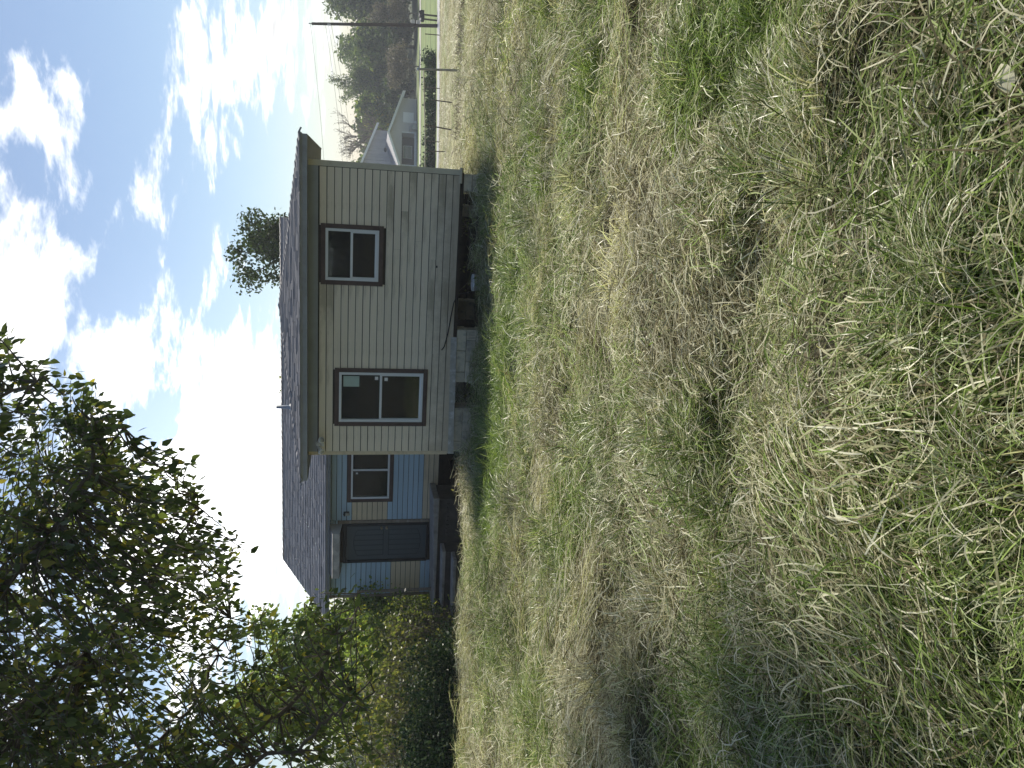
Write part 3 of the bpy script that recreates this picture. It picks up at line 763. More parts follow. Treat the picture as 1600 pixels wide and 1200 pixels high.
# ------------------------------------------------------------------ grass: blade clumps set out over the field
def in_house(x, y, m=.0):
    lx, ly = to_local(x, y)
    a = (lx > -m) & (lx < WW+m) & (ly > .0-m) & (ly < 4.6)
    b_ = (lx > BX0-m) & (lx < BX1+m) & (ly > BD-m) & (ly < 10.2+m)
    c_ = (lx > -5.5) & (lx < -2.35) & (ly > 3.45) & (ly < BD+.1)
    d_ = (lx > -5.0) & (lx < -3.52) & (ly > 2.5) & (ly < BD)
    return a | b_ | c_ | d_
def ribbon(C, side, wdt, rnd):
    """C (n,k,3) centre lines, side (n,k,3), wdt (n,k) -> verts, quads, attribute"""
    n, k, _ = C.shape
    V = np.stack([C-side*wdt[..., None], C+side*wdt[..., None]], 2).reshape(-1, 3)
    b_ = (np.arange(n)*k*2)[:, None]+(np.arange(k-1)*2)[None, :]
    F = np.stack([b_, b_+1, b_+3, b_+2], -1).reshape(-1, 4)
    tt = np.broadcast_to(np.linspace(0, 1, k)[None, :], (n, k))
    col = np.stack([np.repeat(rnd[:, 0:1], k, 1), np.repeat(rnd[:, 1:2], k, 1), tt, np.ones((n, k))], -1)
    col = np.repeat(col[:, :, None, :], 2, 2).reshape(-1, 4)
    return V, F, col
def unit(v): return v/np.maximum(np.linalg.norm(v, axis=-1, keepdims=True), 1e-9)
def lying(g, n, R, Lr, wr, spread, hmax):
    k = 5; t = np.linspace(0, 1, k)[None, :, None]
    r = R*np.sqrt(g.random(n)); a = g.random(n)*2*np.pi
    base = np.stack([r*np.cos(a), r*np.sin(a), g.random(n)**1.3*hmax], -1)[:, None, :]
    th = g.normal(0, spread, n)+(g.random(n) < .5)*np.pi
    d = np.stack([np.cos(th), np.sin(th), np.zeros(n)], -1)[:, None, :]; pr = np.stack([-np.sin(th), np.cos(th), np.zeros(n)], -1)[:, None, :]
    L = g.uniform(*Lr, n)[:, None, None]
    cv = g.normal(0, .28, n)[:, None, None]; tl = g.normal(.06, .20, n)[:, None, None]; ar = g.normal(.12, .16, n)[:, None, None]
    kink = (g.random(n) < .25)[:, None, None]*g.normal(0, .5, n)[:, None, None]
    C = base+d*L*(t-.5)+pr*L*(cv*(t-.5)**2*2+kink*np.maximum(t-.5, 0))
    C[..., 2] += (L*(tl*(t-.5)+ar*4*t*(1-t)*.35))[..., 0]
    C[..., 2] = np.maximum(C[..., 2], -.01)
    T = unit(np.gradient(C, axis=1)); up = unit(np.stack([g.normal(0, .5, n), g.normal(0, .5, n), np.ones(n)], -1))[:, None, :]
    side = unit(np.cross(T, np.broadcast_to(up, T.shape)))
    wd = g.uniform(*wr, n)[:, None]*np.array([.8, 1, 1, .8, .25])[None, :]
    return ribbon(C, side, wd, g.random((n, 2)))
def upright(g, n, R, Lr, wr, lean0, bend, comb=0.0):
    k = 6; t = np.linspace(0, 1, k)
    r = R*np.sqrt(g.random(n)); a = g.random(n)*2*np.pi
    base = np.stack([r*np.cos(a), r*np.sin(a), np.full(n, -.01)], -1)
    th = a+g.normal(0, .7, n); th = np.where(g.random(n) < comb, g.normal(0, .4, n), th)
    L = g.uniform(*Lr, n); ph0 = np.abs(g.normal(lean0, .2, n)); ph1 = np.abs(g.normal(bend, .45, n))
    ph = ph0[:, None]+ph1[:, None]*t[None, :]**1.4
    st = L[:, None]/(k-1)
    dz_ = np.cos(ph)*st; dr_ = np.sin(ph)*st
    Z = np.cumsum(dz_, 1)-dz_[:, :1]; Rr = np.cumsum(dr_, 1)-dr_[:, :1]
    tw = g.normal(0, .12, n)[:, None]*Rr
    C = base[:, None, :]+np.stack([np.cos(th)[:, None]*Rr-np.sin(th)[:, None]*tw, np.sin(th)[:, None]*Rr+np.cos(th)[:, None]*tw, Z], -1)
    C[..., 2] = np.maximum(C[..., 2], .004)
    T = unit(np.gradient(C, axis=1)); sd = np.stack([-np.sin(th), np.cos(th), g.normal(0, .35, n)], -1)[:, None, :]
    sd = sd+np.random.default_rng(int(n)).normal(0, .3, (n, 1, 3)); side = unit(sd-T*np.sum(sd*T, -1, keepdims=True))
    wd = g.uniform(*wr, n)[:, None]*np.array([.75, 1, 1, .85, .6, .12])[None, :]
    return ribbon(C, side, wd, g.random((n, 2)))
def merge(parts):
    V = []; F = []; A_ = []; o_ = 0
    for v, f, c in parts: V.append(v); F.append(f+o_); A_.append(c); o_ += len(v)
    return np.concatenate(V), np.concatenate(F), np.concatenate(A_)
g = bpy.data.materials.new('grass_blades'); g.use_nodes = True; t = NT(g.node_tree); t.n.clear()
a_ = t.add('ShaderNodeAttribute', attribute_name='col'); s_ = t.add('ShaderNodeSeparateColor'); t.link(a_.outputs['Color'], s_.inputs[0])
ti = t.add('ShaderNodeAttribute', attribute_name='tint', attribute_type='INSTANCER').outputs['Fac']
br = t.add('ShaderNodeAttribute', attribute_name='tone', attribute_type='INSTANCER').outputs['Fac']
dry = t.ramp(s_.outputs[0], [(0, (.09, .07, .04)), (.2, (.23, .205, .125)), (.5, (.43, .41, .27)), (.8, (.59, .57, .42)), (1, (.74, .73, .60))])
grn = t.ramp(s_.outputs[0], [(0, (.04, .065, .012)), (.3, (.10, .16, .035)), (.6, (.18, .265, .06)), (.85, (.28, .365, .11)), (1, (.37, .44, .22))])
fac = t.maprange(t.math('ADD', ti, t.math('MULTIPLY', t.math('SUBTRACT', s_.outputs[1], .5), .85)), .3, .7)
c = t.mix(fac, dry, grn)
sv = t.add('ShaderNodeVectorMath', operation='SCALE'); t.link(c, sv.inputs[0]); t.link(t.math('ADD', .76, t.math('MULTIPLY', br, .48)), sv.inputs['Scale']); c = sv.outputs[0]
d = t.add('ShaderNodeBsdfDiffuse'); t.link(c, d.inputs[0])
tr = t.add('ShaderNodeBsdfTranslucent'); t.link(t.mix(1.0, c, (1.1, 1.12, .75), 'MULTIPLY'), tr.inputs[0])
m1 = t.add('ShaderNodeMixShader'); m1.inputs[0].default_value = .36; t.link(d.outputs[0], m1.inputs[1]); t.link(tr.outputs[0], m1.inputs[2])
gl = t.add('ShaderNodeBsdfGlossy'); gl.inputs['Roughness'].default_value = .42
fr = t.add('ShaderNodeFresnel'); fr.inputs[0].default_value = 1.38
m2 = t.add('ShaderNodeMixShader'); t.link(t.math('MULTIPLY', fr.outputs[0], .07), m2.inputs[0]); t.link(m1.outputs[0], m2.inputs[1]); t.link(gl.outputs[0], m2.inputs[2])
o = t.add('ShaderNodeOutputMaterial'); t.link(m2.outputs[0], o.inputs[0]); M['grass'] = g

tufts = bpy.data.collections.new('grass_clumps')        # kept out of the scene: only a source for the blades
VARS = []
def variant(parts):
    V, F, c_ = merge(parts); me = np_mesh('clump', V, F, False, {'col': c_}); me.materials.append(M['grass'])
    o_ = bpy.data.objects.new('clump_%02d' % len(VARS), me); tufts.objects.link(o_); VARS.append(o_)
gg = np.random.default_rng(77)
for i in range(6):      # 0-5 mown mats, combed more or less
    variant([lying(gg, 400, .42, (.06, .26), (.0012, .003), (.3, .6, 1.4)[i % 3], .06), upright(gg, 50, .38, (.03, .10), (.001, .002), .6, .9)])
for i in range(3):      # 6-8 stubble and short leaning blades
    variant([upright(gg, 240, .36, (.04, .15), (.0012, .0028), .6, 1.1, .4), lying(gg, 180, .38, (.06, .22), (.0012, .003), 1.6, .045)])
for i in range(4):      # 9-12 standing tufts
    variant([upright(gg, 190, .13, (.12, .32), (.0012, .0028), .3, 1.3, .45)])
for i in range(2):      # 13-14 a few long stalks
    variant([lying(gg, 14, .3, (.22, .45), (.0011, .0024), 1.6, .10)])
for i in range(2):      # 15-16 coarser blades
    variant([upright(gg, 34, .10, (.12, .28), (.002, .0035), .5, 1.3)])
for i in range(2):      # 17-18 broad-leaved rosettes
    variant([upright(gg, 9, .02, (.06, .13), (.007, .014), .7, .9)])
for i in range(2):      # 19-20 fallen leaves
    variant([lying(gg, 2, .12, (.05, .09), (.012, .022), 1.6, .05)])

def ground_hit(x, y):
    d_ = ray(x, y); s = .5
    for _ in range(400):
        p = CAM+d_*s
        if p[2] < float(gz0(p[0], p[1])): break
        s *= 1.02
    return p[:2]
GREEN = [((775, 800), 1.7, .5), ((790, 690), 1.4, .4), ((740, 900), 1.3, .35), ((800, 560), 1.0, .35), ((835, 430), .8, .3), ((880, 330), .8, .3), ((860, 1100), .6, .5), ((835, 950), .6, .35), ((880, 880), .5, .3),
         ((1190, 30), .35, .5), ((1060, 120), .4, .35), ((1540, 850), .22, .5), ((1180, 700), .3, .2), ((1250, 450), .3, .3), ((1350, 350), .3, .2), ((860, 200), 1.0, .25), ((1480, 560), .25, .25)]
DRY = [((860, 380), .5, .45), ((1060, 530), .3, .4), ((1010, 740), .3, .35), ((1290, 600), .16, .4), ((780, 60), 2.0, .3), ((760, 150), 2.5, .25), ((880, 700), .5, .3), ((1000, 900), .5, .35), ((1230, 870), .35, .35),
       ((1300, 200), .35, .25), ((1150, 280), .4, .2), ((950, 400), .7, .2), ((760, 1150), 1.2, .35), ((920, 1100), .5, .25), ((1450, 1000), .3, .25), ((1060, 50), .35, .2)]
GREEN = [(ground_hit(*p), r, a) for p, r, a in GREEN]; DRY = [(ground_hit(*p), r, a) for p, r, a in DRY]
def tint_at(x, y):
    v = .40+(fbm(x*.55, y*.8, 31, 3)-.5)*.8+(fbm(x*1.7, y*2.0, 41, 2)-.5)*1.1
    for (c_, r, a) in GREEN: v = v+a*np.exp(-((x-c_[0])**2+(y-c_[1])**2)/r**2)
    for (c_, r, a) in DRY: v = v-a*np.exp(-((x-c_[0])**2+(y-c_[1])**2)/r**2)
    d_ = np.hypot(x, y)
    return v-.22*np.clip((d_-14)/12, 0, 1)
def scatter(n, y0, y1, slope, marg, seed):
    g_ = np.random.default_rng(seed); yy = []; xx = []
    Y = np.sqrt(g_.random(n*2)*(y1**2-y0**2)+y0**2) if y0 > 3 else g_.uniform(y0, y1, n*2)
    X = g_.uniform(-1, 1, n*2)*(slope*np.maximum(Y, 0)+marg)
    return X[:n], Y[:n], g_
PX = []; PRt = []; PS = []; PI = []; PT = []; PB_ = []
def layer(n, y0, y1, slope, marg, seed, smin, smax, sink=.0, pick=None, kind='mat', flatz=1.0):
    X, Y, g_ = scatter(n, y0, y1, slope, marg, seed)
    ok = ~in_house(X, Y, .03) & ~((Y > 52.3) & (Y < 57.8)); X = X[ok]; Y = Y[ok]; m = len(X)
    Z = gz(X, Y); T = tint_at(X, Y)
    e = .06; sx = (gz(X+e, Y)-gz(X-e, Y))/(2*e); sy = (gz(X, Y+e)-gz(X, Y-e))/(2*e)
    flow = (fbm(X*.5, Y*.5, 61, 2)-.5)*7+g_.normal(0, .45, m)
    lush = np.clip((T-.42)*2.2, 0, 1)
    if kind == 'weed':
        idx_ = np.where(g_.random(m) < .55, g_.integers(17, 19, m), g_.integers(19, 21, m)); T = np.where(idx_ < 19, .95, -.6+g_.random(m)*.3)
    elif kind == 'mat':
        idx_ = np.where(g_.random(m) < .66-.3*lush, g_.integers(0, 6, m), g_.integers(6, 9, m))
    else:
        keep = (g_.random(m) < .16+.84*lush) & (np.hypot(X+4.6, Y-17.3) > 1.7)
        X, Y, Z, T, sx, sy, flow, lush = [q[keep] for q in (X, Y, Z, T, sx, sy, flow, lush)]; m = len(X)
        idx_ = g_.integers(9, 13, m)
        idx_ = np.where(g_.random(m) < .34, g_.integers(13, 15, m), idx_)
        idx_ = np.where(g_.random(m) < .08, g_.integers(15, 17, m), idx_)
    if pick is not None: idx_ = np.where(np.isin(idx_, pick), idx_, g_.choice(pick, m))
    # tilt to the slope, then spin by the flow
    R_ = np.stack([np.arctan(sy), -np.arctan(sx), flow], -1); R_[:, :2] *= .8
    PX.append(np.stack([X, Y, Z-sink], -1)); PRt.append(R_); s_ = g_.uniform(smin, smax, m); PS.append(np.stack([s_, s_, s_*flatz], -1)); PI.append(idx_); PT.append(T)
    PB_.append(np.clip(.5+(fbm(X*1.1, Y*1.1, 71, 3)-.5)*1.6+g_.normal(0, .12, m), 0, 1))
layer(800, -.8, 4.5, .62, 2.2, 101, .8, 1.15)
layer(540, 4.3, 8.5, .62, 2.4, 102, 1.0, 1.5)
layer(780, 8.3, 15.0, .64, 2.6, 103, 1.3, 2.0)
layer(800, 14.5, 26, .66, 2.0, 104, 1.9, 2.8, .0, None, 'mat', .7)
layer(1000, 26, 48, .66, 2.0, 105, 2.8, 4.2, .0, None, 'mat', .4)
layer(130, .2, 5, .62, 1.6, 121, .8, 1.3, 0, None, 'weed')
layer(160, 5, 14, .62, .9, 122, .9, 1.6, 0, None, 'weed')
layer(1750, -.8, 4.5, .62, 2.2, 111, .6, 1.1, 0, None, 'tuft')
layer(1150, 4.3, 8.5, .62, 2.4, 112, .8, 1.4, 0, None, 'tuft')
layer(1600, 8.3, 15.0, .64, 1.6, 113, 1.0, 1.7, 0, None, 'tuft')
layer(900, 14.5, 26, .66, 2.0, 114, 1.2, 2.0, 0, None, 'tuft')
PX = np.concatenate(PX); me = bpy.data.meshes.new('grass')
me.vertices.add(len(PX)); me.vertices.foreach_set('co', PX.astype(np.float32).ravel())
for nm, ty, arr, fld in (('rot', 'FLOAT_VECTOR', np.concatenate(PRt), 'vector'), ('size', 'FLOAT_VECTOR', np.concatenate(PS), 'vector'), ('pick', 'INT', np.concatenate(PI), 'value'),
                         ('tint', 'FLOAT', np.concatenate(PT), 'value'), ('tone', 'FLOAT', np.concatenate(PB_), 'value')):
    at = me.attributes.new(nm, ty, 'POINT'); at.data.foreach_set(fld, arr.astype(np.int32 if ty == 'INT' else np.float32).ravel())
me.update()
def clump_modifier(ob, coll):
    ng = bpy.data.node_groups.new('clump_scatter', 'GeometryNodeTree')
    ng.interface.new_socket('Geometry', in_out='INPUT', socket_type='NodeSocketGeometry'); ng.interface.new_socket('Geometry', in_out='OUTPUT', socket_type='NodeSocketGeometry')
    N_ = ng.nodes; gi = N_.new('NodeGroupInput'); go = N_.new('NodeGroupOutput')
    ci = N_.new('GeometryNodeCollectionInfo'); ci.inputs['Collection'].default_value = coll; ci.inputs['Separate Children'].default_value = True; ci.inputs['Reset Children'].default_value = True
    ip = N_.new('GeometryNodeInstanceOnPoints'); ip.inputs['Pick Instance'].default_value = True
    def na(nm, ty):
        q = N_.new('GeometryNodeInputNamedAttribute'); q.data_type = ty; q.inputs['Name'].default_value = nm; return q.outputs['Attribute']
    L_ = ng.links
    e2r = N_.new('FunctionNodeEulerToRotation'); L_.new(na('rot', 'FLOAT_VECTOR'), e2r.inputs[0])
    L_.new(gi.outputs[0], ip.inputs['Points']); L_.new(ci.outputs[0], ip.inputs['Instance']); L_.new(na('pick', 'INT'), ip.inputs['Instance Index'])
    L_.new(e2r.outputs[0], ip.inputs['Rotation']); L_.new(na('size', 'FLOAT_VECTOR'), ip.inputs['Scale']); L_.new(ip.outputs[0], go.inputs[0])
    ob.modifiers.new('clumps', 'NODES').node_group = ng
grass = mesh_obj('grass', me); clump_modifier(grass, tufts)
tag(grass, 'mown grass and straw clippings lying over the whole field', 'grass', kind='stuff')
# ------------------------------------------------------------------ leaves, trees, shrubs
LEAF8 = (np.array([(0, 0, 0), (.28, .26, .035), (.62, .20, .03), (1, 0, -.07), (.62, -.20, .03), (.28, -.26, .035), (.3, 0, -.01), (.65, 0, -.02)]),
         np.array([(0, 6, 1), (6, 2, 1), (6, 7, 2), (7, 3, 2), (0, 5, 6), (5, 4, 6), (6, 4, 7), (7, 4, 3)]))
LEAF2 = (np.array([(0, 0, 0), (.5, .3, .06), (1, 0, 0), (.5, -.3, .06)]), np.array([(0, 2, 1), (0, 3, 2)]))
def leaf_cloud(P, D, N, size, tmpl, rnd):
    T, F = tmpl; X = unit(D); Z = unit(N-X*np.sum(N*X, -1, keepdims=True)); Y = np.cross(Z, X)
    V = P[:, None, :]+size[:, None, None]*(T[None, :, 0:1]*X[:, None, :]+T[None, :, 1:2]*Y[:, None, :]+T[None, :, 2:3]*Z[:, None, :])
    Fa = (F[None]+(np.arange(len(P))*len(T))[:, None, None]).reshape(-1, 3)
    c_ = np.repeat(rnd, len(T)); col = np.stack([c_, c_, c_, np.ones(len(c_))], -1)
    return V.reshape(-1, 3), Fa, col
def leaf_obj(name, P, D, N, size, tmpl, rnd, mat, parent, loc=(0, 0, 0)):
    V, F, c_ = leaf_cloud(P, D, N, size, tmpl, rnd)
    return mesh_obj(name, np_mesh(name, V, F, False, {'col': c_}), mat, parent, loc)
M['bark'] = material('gray_brown_bark', (.12, .10, .08), .9, .25, 8.0, .6, 40)
M['twig'] = material('dry_twig', (.20, .165, .13), .9, .2, 8.0)
M['paletwig'] = material('pale_dead_twig', (.42, .37, .32), .9, .15, 8.0)
M['leaf_far'] = leaf_material('far_woods_leaf', [(0, (.06, .085, .04)), (.5, (.125, .175, .07)), (.85, (.18, .23, .09)), (1, (.25, .27, .10))])
M['leaf_dark'] = leaf_material('dark_broad_leaf', [(0, (.025, .042, .02)), (.6, (.055, .085, .035)), (1, (.10, .14, .05))], transl=.3)
M['leaf_light'] = leaf_material('light_green_leaf', [(0, (.09, .12, .04)), (.5, (.19, .26, .08)), (.86, (.30, .37, .13)), (.93, (.44, .40, .09)), (1, (.52, .45, .09))], transl=.52)
M['leaf_ivy'] = leaf_material('ivy_leaf', [(0, (.012, .026, .014)), (.6, (.026, .05, .024)), (.93, (.05, .08, .035)), (1, (.16, .19, .07))], transl=.2, rough=.35)
M['leaf_dry'] = leaf_material('dry_shrub_leaf', [(0, (.10, .085, .075)), (.6, (.17, .145, .13)), (1, (.26, .22, .19))], transl=.25)
M['leaf_brush'] = leaf_material('brush_leaf', [(0, (.06, .065, .03)), (.45, (.14, .165, .06)), (.8, (.22, .22, .095)), (1, (.36, .32, .11))], transl=.45)
M['leaf_tree'] = leaf_material('heart_leaf', [(0, (.06, .08, .045)), (.55, (.11, .14, .065)), (.86, (.16, .20, .08)), (.93, (.26, .24, .07)), (1, (.42, .33, .08))], transl=.5, rough=.4)
M['leaf_tree_one'] = leaf_material('heart_leaf_single', [(0, (.06, .08, .045)), (.55, (.11, .14, .065)), (.86, (.16, .20, .08)), (.93, (.26, .24, .07)), (1, (.42, .33, .08))], transl=.5, rough=.4, objrand=True)
def blob_leaves(g_, lumps, n, size, flat=.5):
    """leaves in and on a set of ellipsoid lumps; denser towards each lump's skin"""
    vol = np.array([l[1][0]*l[1][1]*l[1][2] for l in lumps])**.7; k = g_.choice(len(lumps), n, p=vol/vol.sum())
    c_ = np.array([l[0] for l in lumps])[k]; r = np.array([l[1] for l in lumps])[k]
    d_ = unit(g_.normal(size=(n, 3))); rad = g_.random(n)**.42*(1+g_.normal(0, .10, n))
    P = c_+d_*r*rad[:, None]; N_ = unit(d_*.8+g_.normal(size=(n, 3))*.7+np.array([0, 0, flat])); D_ = unit(g_.normal(size=(n, 3))+np.array([0, 0, -.5]))
    return P, D_, N_, size*g_.uniform(.6, 1.35, n), g_.random(n)
def tree(name, label, base, height, cr, lumps_n, n, lsize, mat, seed, trunk_r=.2, group=None, cat='tree', crown_lo=.25, lump=.42, flat=.5, limbs=True, barkmat='bark', off=(0, 0)):
    """base (x, y); cr = crown radius (x, y, z half height)"""
    g_ = np.random.default_rng(seed); b_ = (base[0], base[1], float(gz0(base[0], base[1]))-.1)
    root = empty(name, b_); tag(root, label, cat, group)
    cz_ = height-cr[2]; lumps = []
    for i in range(lumps_n):
        d_ = unit(g_.normal(size=3)); r = g_.random()**.45
        p = np.array([off[0], off[1], cz_])+d_*np.array(cr)*r*.78
        s = lump*g_.uniform(.6, 1.25); lumps.append((p, np.array([cr[0]*s, cr[1]*s, min(cr[2], cr[0]*1.2)*s*.8])))
    mb = MB(); lean = g_.normal(0, .02, 2); top = max(cz_, height*.5)
    path = [(lean[0]*z*z/height+off[0]*(z/height)**2, lean[1]*z*z/height+off[1]*(z/height)**2, z) for z in np.linspace(-.3, top+cr[2]*.45, 8)]
    mb.tube(path, list(np.linspace(trunk_r, trunk_r*.28, 8)), 8)
    tk = mb.build('trunk', M[barkmat], root)
    if limbs:
        lb_ = MB()
        for p, s in lumps:
            z0 = max(height*.15, min(p[2]-cr[2]*.35, top)); q = Vector((off[0]*(z0/height)**2, off[1]*(z0/height)**2, z0)); e = Vector(p)
            m = q.lerp(e, .5)+Vector((0, 0, .12*(e-q).length)); lb_.tube([q, m, e], [trunk_r*.38, trunk_r*.22, trunk_r*.07], 5, False)
        lb_.build('limbs', M[barkmat], root)
    leaf_obj('crown', *blob_leaves(g_, lumps, n, lsize, flat), LEAF2, None, mat, root) if False else None
    P, D_, N_, S_, R_ = blob_leaves(g_, lumps, n, lsize, flat)
    tag(leaf_obj('crown', P, D_, N_, S_, LEAF2, R_, mat, root), kind='stuff')
    return root
def px_tree(name, label, xtop, ymid, hw, D, n, lsize, mat, seed, depthr=None, crz=None, **kw):
    """a tree whose top shows at photo pixel (xtop, ymid) and whose crown is 2*hw pixels wide, standing D metres away"""
    tp = at_depth(xtop, ymid, D); zb = float(gz0(tp[0], D)); h = tp[2]-zb; rx = hw/FPX*D
    return tree(name, label, (tp[0], D), h, (rx, depthr or rx*.9, crz or min(h*.45, rx*1.5)), kw.pop('lumps_n', 14), n, lsize, mat, seed, **kw)
# --- woods beyond the far road
WG = 'trees of the woods beyond the road'
FAR = [('tall leafy tree at the edge of the woods beside the utility pole', 530, 62, 46, 118, 5200, 'leaf_far', 1.0),
       ('broad dark green tree at the frame-side edge of the woods', 497, -18, 62, 121, 7500, 'leaf_far', 1.0),
       ('rounded olive tree rising behind the dry pinkish shrubs', 556, 118, 40, 126, 4200, 'leaf_far', 1.0),
       ('mid green bushy tree between the bare tree and the dry shrubs', 550, 160, 40, 128, 5600, 'leaf_light', .8),
       ('bushy green tree standing right behind the white neighbouring house', 566, 222, 40, 136, 4500, 'leaf_far', .8),
       ('low dark tree filling the woods edge under the utility pole', 585, 40, 40, 112, 4200, 'leaf_dark', .7),
       ('low dark tree filling the woods edge past the mailboxes', 590, -25, 45, 112, 4600, 'leaf_dark', .7),
       ('low dark green tree between the dry shrubs and the neighbouring house', 592, 138, 30, 116, 3000, 'leaf_dark', .7),
       ('tall green tree hidden partly by the cream wall corner', 552, 280, 46, 140, 4200, 'leaf_far', .8)]
for i, (lab, xt, ym, hw, D, n, mt, crf) in enumerate(FAR):
    px_tree('woodland_tree', lab, xt, ym, hw, D, n, .62, M[mt], 300+i, group=WG, trunk_r=.3, lumps_n=18, lump=.40, crz=None)
for i, (xt, ym, hw, D, lab) in enumerate([(592, 98, 38, 104, 'dry pinkish gray shrub in front of the woods'), (566, 12, 30, 106, 'dry pinkish gray shrub overhanging the woods edge beside the mailboxes')]):
    px_tree('dry_shrub', lab, xt, ym, hw, D, 3600, .30, M['leaf_dry'], 360+i, cat='shrub', trunk_r=.10, barkmat='twig', lumps_n=16)
def branchy(name, label, base, h, spread, seed, mat, levels=4, leaf=None, nleaf=0, r0=.16, lsize=.3, decay=.5):
    """a bare or feathery tree grown by repeated forking"""
    rr = random.Random(seed); b_ = (base[0], base[1], float(gz0(*base))-.1); root = tag(empty(name, b_), label, 'tree')
    mb = MB(); tips = []
    def grow(p, d_, L, r, lv):
        q = p; pts = [p]; dd = d_.copy()
        for k in range(4):
            dd = (dd+Vector((rr.gauss(0, .10), rr.gauss(0, .10), .05))).normalized(); q = q+dd*L/4; pts.append(q)
        mb.tube(pts, [r*(1-.14*k) for k in range(5)], 6 if lv < 2 else 4, False)
        tips.append((q, dd))
        if lv >= levels: return
        for k in range(3 if lv else 5):
            a = rr.uniform(0, 6.28); tl = rr.uniform(.35, .75)*spread
            o_ = dd.orthogonal().normalized(); o_ = Matrix.Rotation(a, 3, dd) @ o_
            s = pts[rr.choice((2, 3, 4))]; grow(s, (dd*math.cos(tl)+o_*math.sin(tl)).normalized(), L*rr.uniform(.55, .78), r*decay, lv+1)
    grow(Vector((0, 0, 0)), Vector((0, 0, 1)), h*.42, r0, 0)
    mb.build('trunk', M[mat], root)
    if leaf is not None and nleaf:
        g_ = np.random.default_rng(seed); T = np.array([t_[0][:] for t_ in tips]); k = g_.integers(0, len(T), nleaf)
        tag(leaf_obj('crown', T[k]+g_.normal(0, .28, (nleaf, 3)), g_.normal(size=(nleaf, 3)), g_.normal(size=(nleaf, 3)), lsize*g_.uniform(.6, 1.3, nleaf), LEAF2, g_.random(nleaf), leaf, root), kind='stuff')
    return root
p = at_depth(500, 205, 122); branchy('bare_tree', 'nearly leafless tree with fine branches behind the neighbouring house', (p[0], 122), p[2]-float(gz0(p[0], 122)), 1.0, 5, 'twig', 5, M['leaf_dry'], 900, .26, .16, .64)
p = at_depth(517, 80, 130); branchy('feathery_tree', 'thin feathery tree standing above the woods next to the utility pole', (p[0], 130), p[2]-float(gz0(p[0], 130)), .8, 8, 'bark', 4, M['leaf_far'], 5000, .26, .28)
p = at_depth(540, 124, 124); branchy('feathery_tree', 'airy green tree with sky showing through beside the bare tree', (p[0], 124), p[2]-float(gz0(p[0], 124)), .62, 13, 'bark', 4, M['leaf_far'], 4500, .26, .3)
# hedge along the far side of the road
hd = empty('hedge', (22, 61, float(gz0(22, 61)))); tag(hd, 'long low dark hedge along the far side of the road', 'hedge')
g_ = np.random.default_rng(91); L_ = []
for xx in np.arange(-12, 26.2, .8): L_.append((np.array([xx-22, (60.5+g_.normal(0, .5))-61, float(gz0(xx, 60.5))-float(gz0(22, 61))+.36]), np.array([.8, .8, g_.uniform(.4, .95)])))
P, D_, N_, S_, R_ = blob_leaves(g_, L_, 26000, .22); tag(leaf_obj('foliage', P, D_, N_, S_, LEAF2, R_, M['leaf_ivy'], hd), kind='stuff')
mb = MB()
for l in L_[::2]: mb.tube([(l[0][0], l[0][1], l[0][2]-.7), (l[0][0]+.1, l[0][1], l[0][2]+.3)], [.03, .015], 5)
mb.build('stems', M['twig'], hd)
def woods(name, label, xs, y, dy, h, n, seed, lsize, mat):
    g_ = np.random.default_rng(seed); x0 = float(np.mean(xs)); z0 = float(gz0(x0, y)); root = tag(empty(name, (x0, y, z0)), label, 'woods', kind='stuff'); L_ = []
    for xx in xs:
        for q in range(4):
            yy = y+g_.normal(0, dy); hh = h*g_.uniform(.55, 1.05); zz = float(gz0(xx, yy))-z0; w_ = h*.22*g_.uniform(.7, 1.2)
            L_.append((np.array([xx-x0+g_.normal(0, 2), yy-y, zz+hh*(.25+.2*q)]), np.array([w_, w_*.8, hh*.24])))
    P, D_, N_, S_, R_ = blob_leaves(g_, L_, n, lsize); tag(leaf_obj('foliage', P, D_, N_, S_, LEAF2, R_, M[mat], root), kind='stuff')
woods('far_woods', 'continuous green woods closing the view beyond the far road', np.arange(-70, 125, 4.0), 142, 5, 10.5, 36000, 601, 1.0, 'leaf_far')
woods('reflection_woods', 'unseen dark wood added behind the viewpoint to darken the window reflections', np.arange(-60, 60, 3.5), -44, 3, 11, 14000, 602, .9, 'leaf_dark')  # added out of view so the window panes mirror something dark
# --- trees behind the house
px_tree('broadleaf_tree', 'dark leafy tree rising behind the right part of the roof', 312, 388, 76, 33, 9000, .17, M['leaf_dark'], 401, crz=3.9, lumps_n=34, trunk_r=.14, lump=.30)
px_tree('broadleaf_tree', 'small leafy treetop showing past the roof corner on the cream side', 436, 312, 20, 36, 700, .16, M['leaf_dark'], 402, crz=1.2, lumps_n=8, trunk_r=.1)
px_tree('sapling', 'thin sparse sapling whose tip shows over the ridge by the vent pipe', 414, 598, 34, 30, 260, .13, M['leaf_brush'], 403, crz=1.0, lumps_n=9, trunk_r=.04, lump=.3)
px_tree('sapling', 'thin sparse sapling with a few twigs above the ridge middle', 431, 520, 42, 30, 200, .12, M['leaf_brush'], 404, crz=.7, lumps_n=9, trunk_r=.04, lump=.25)
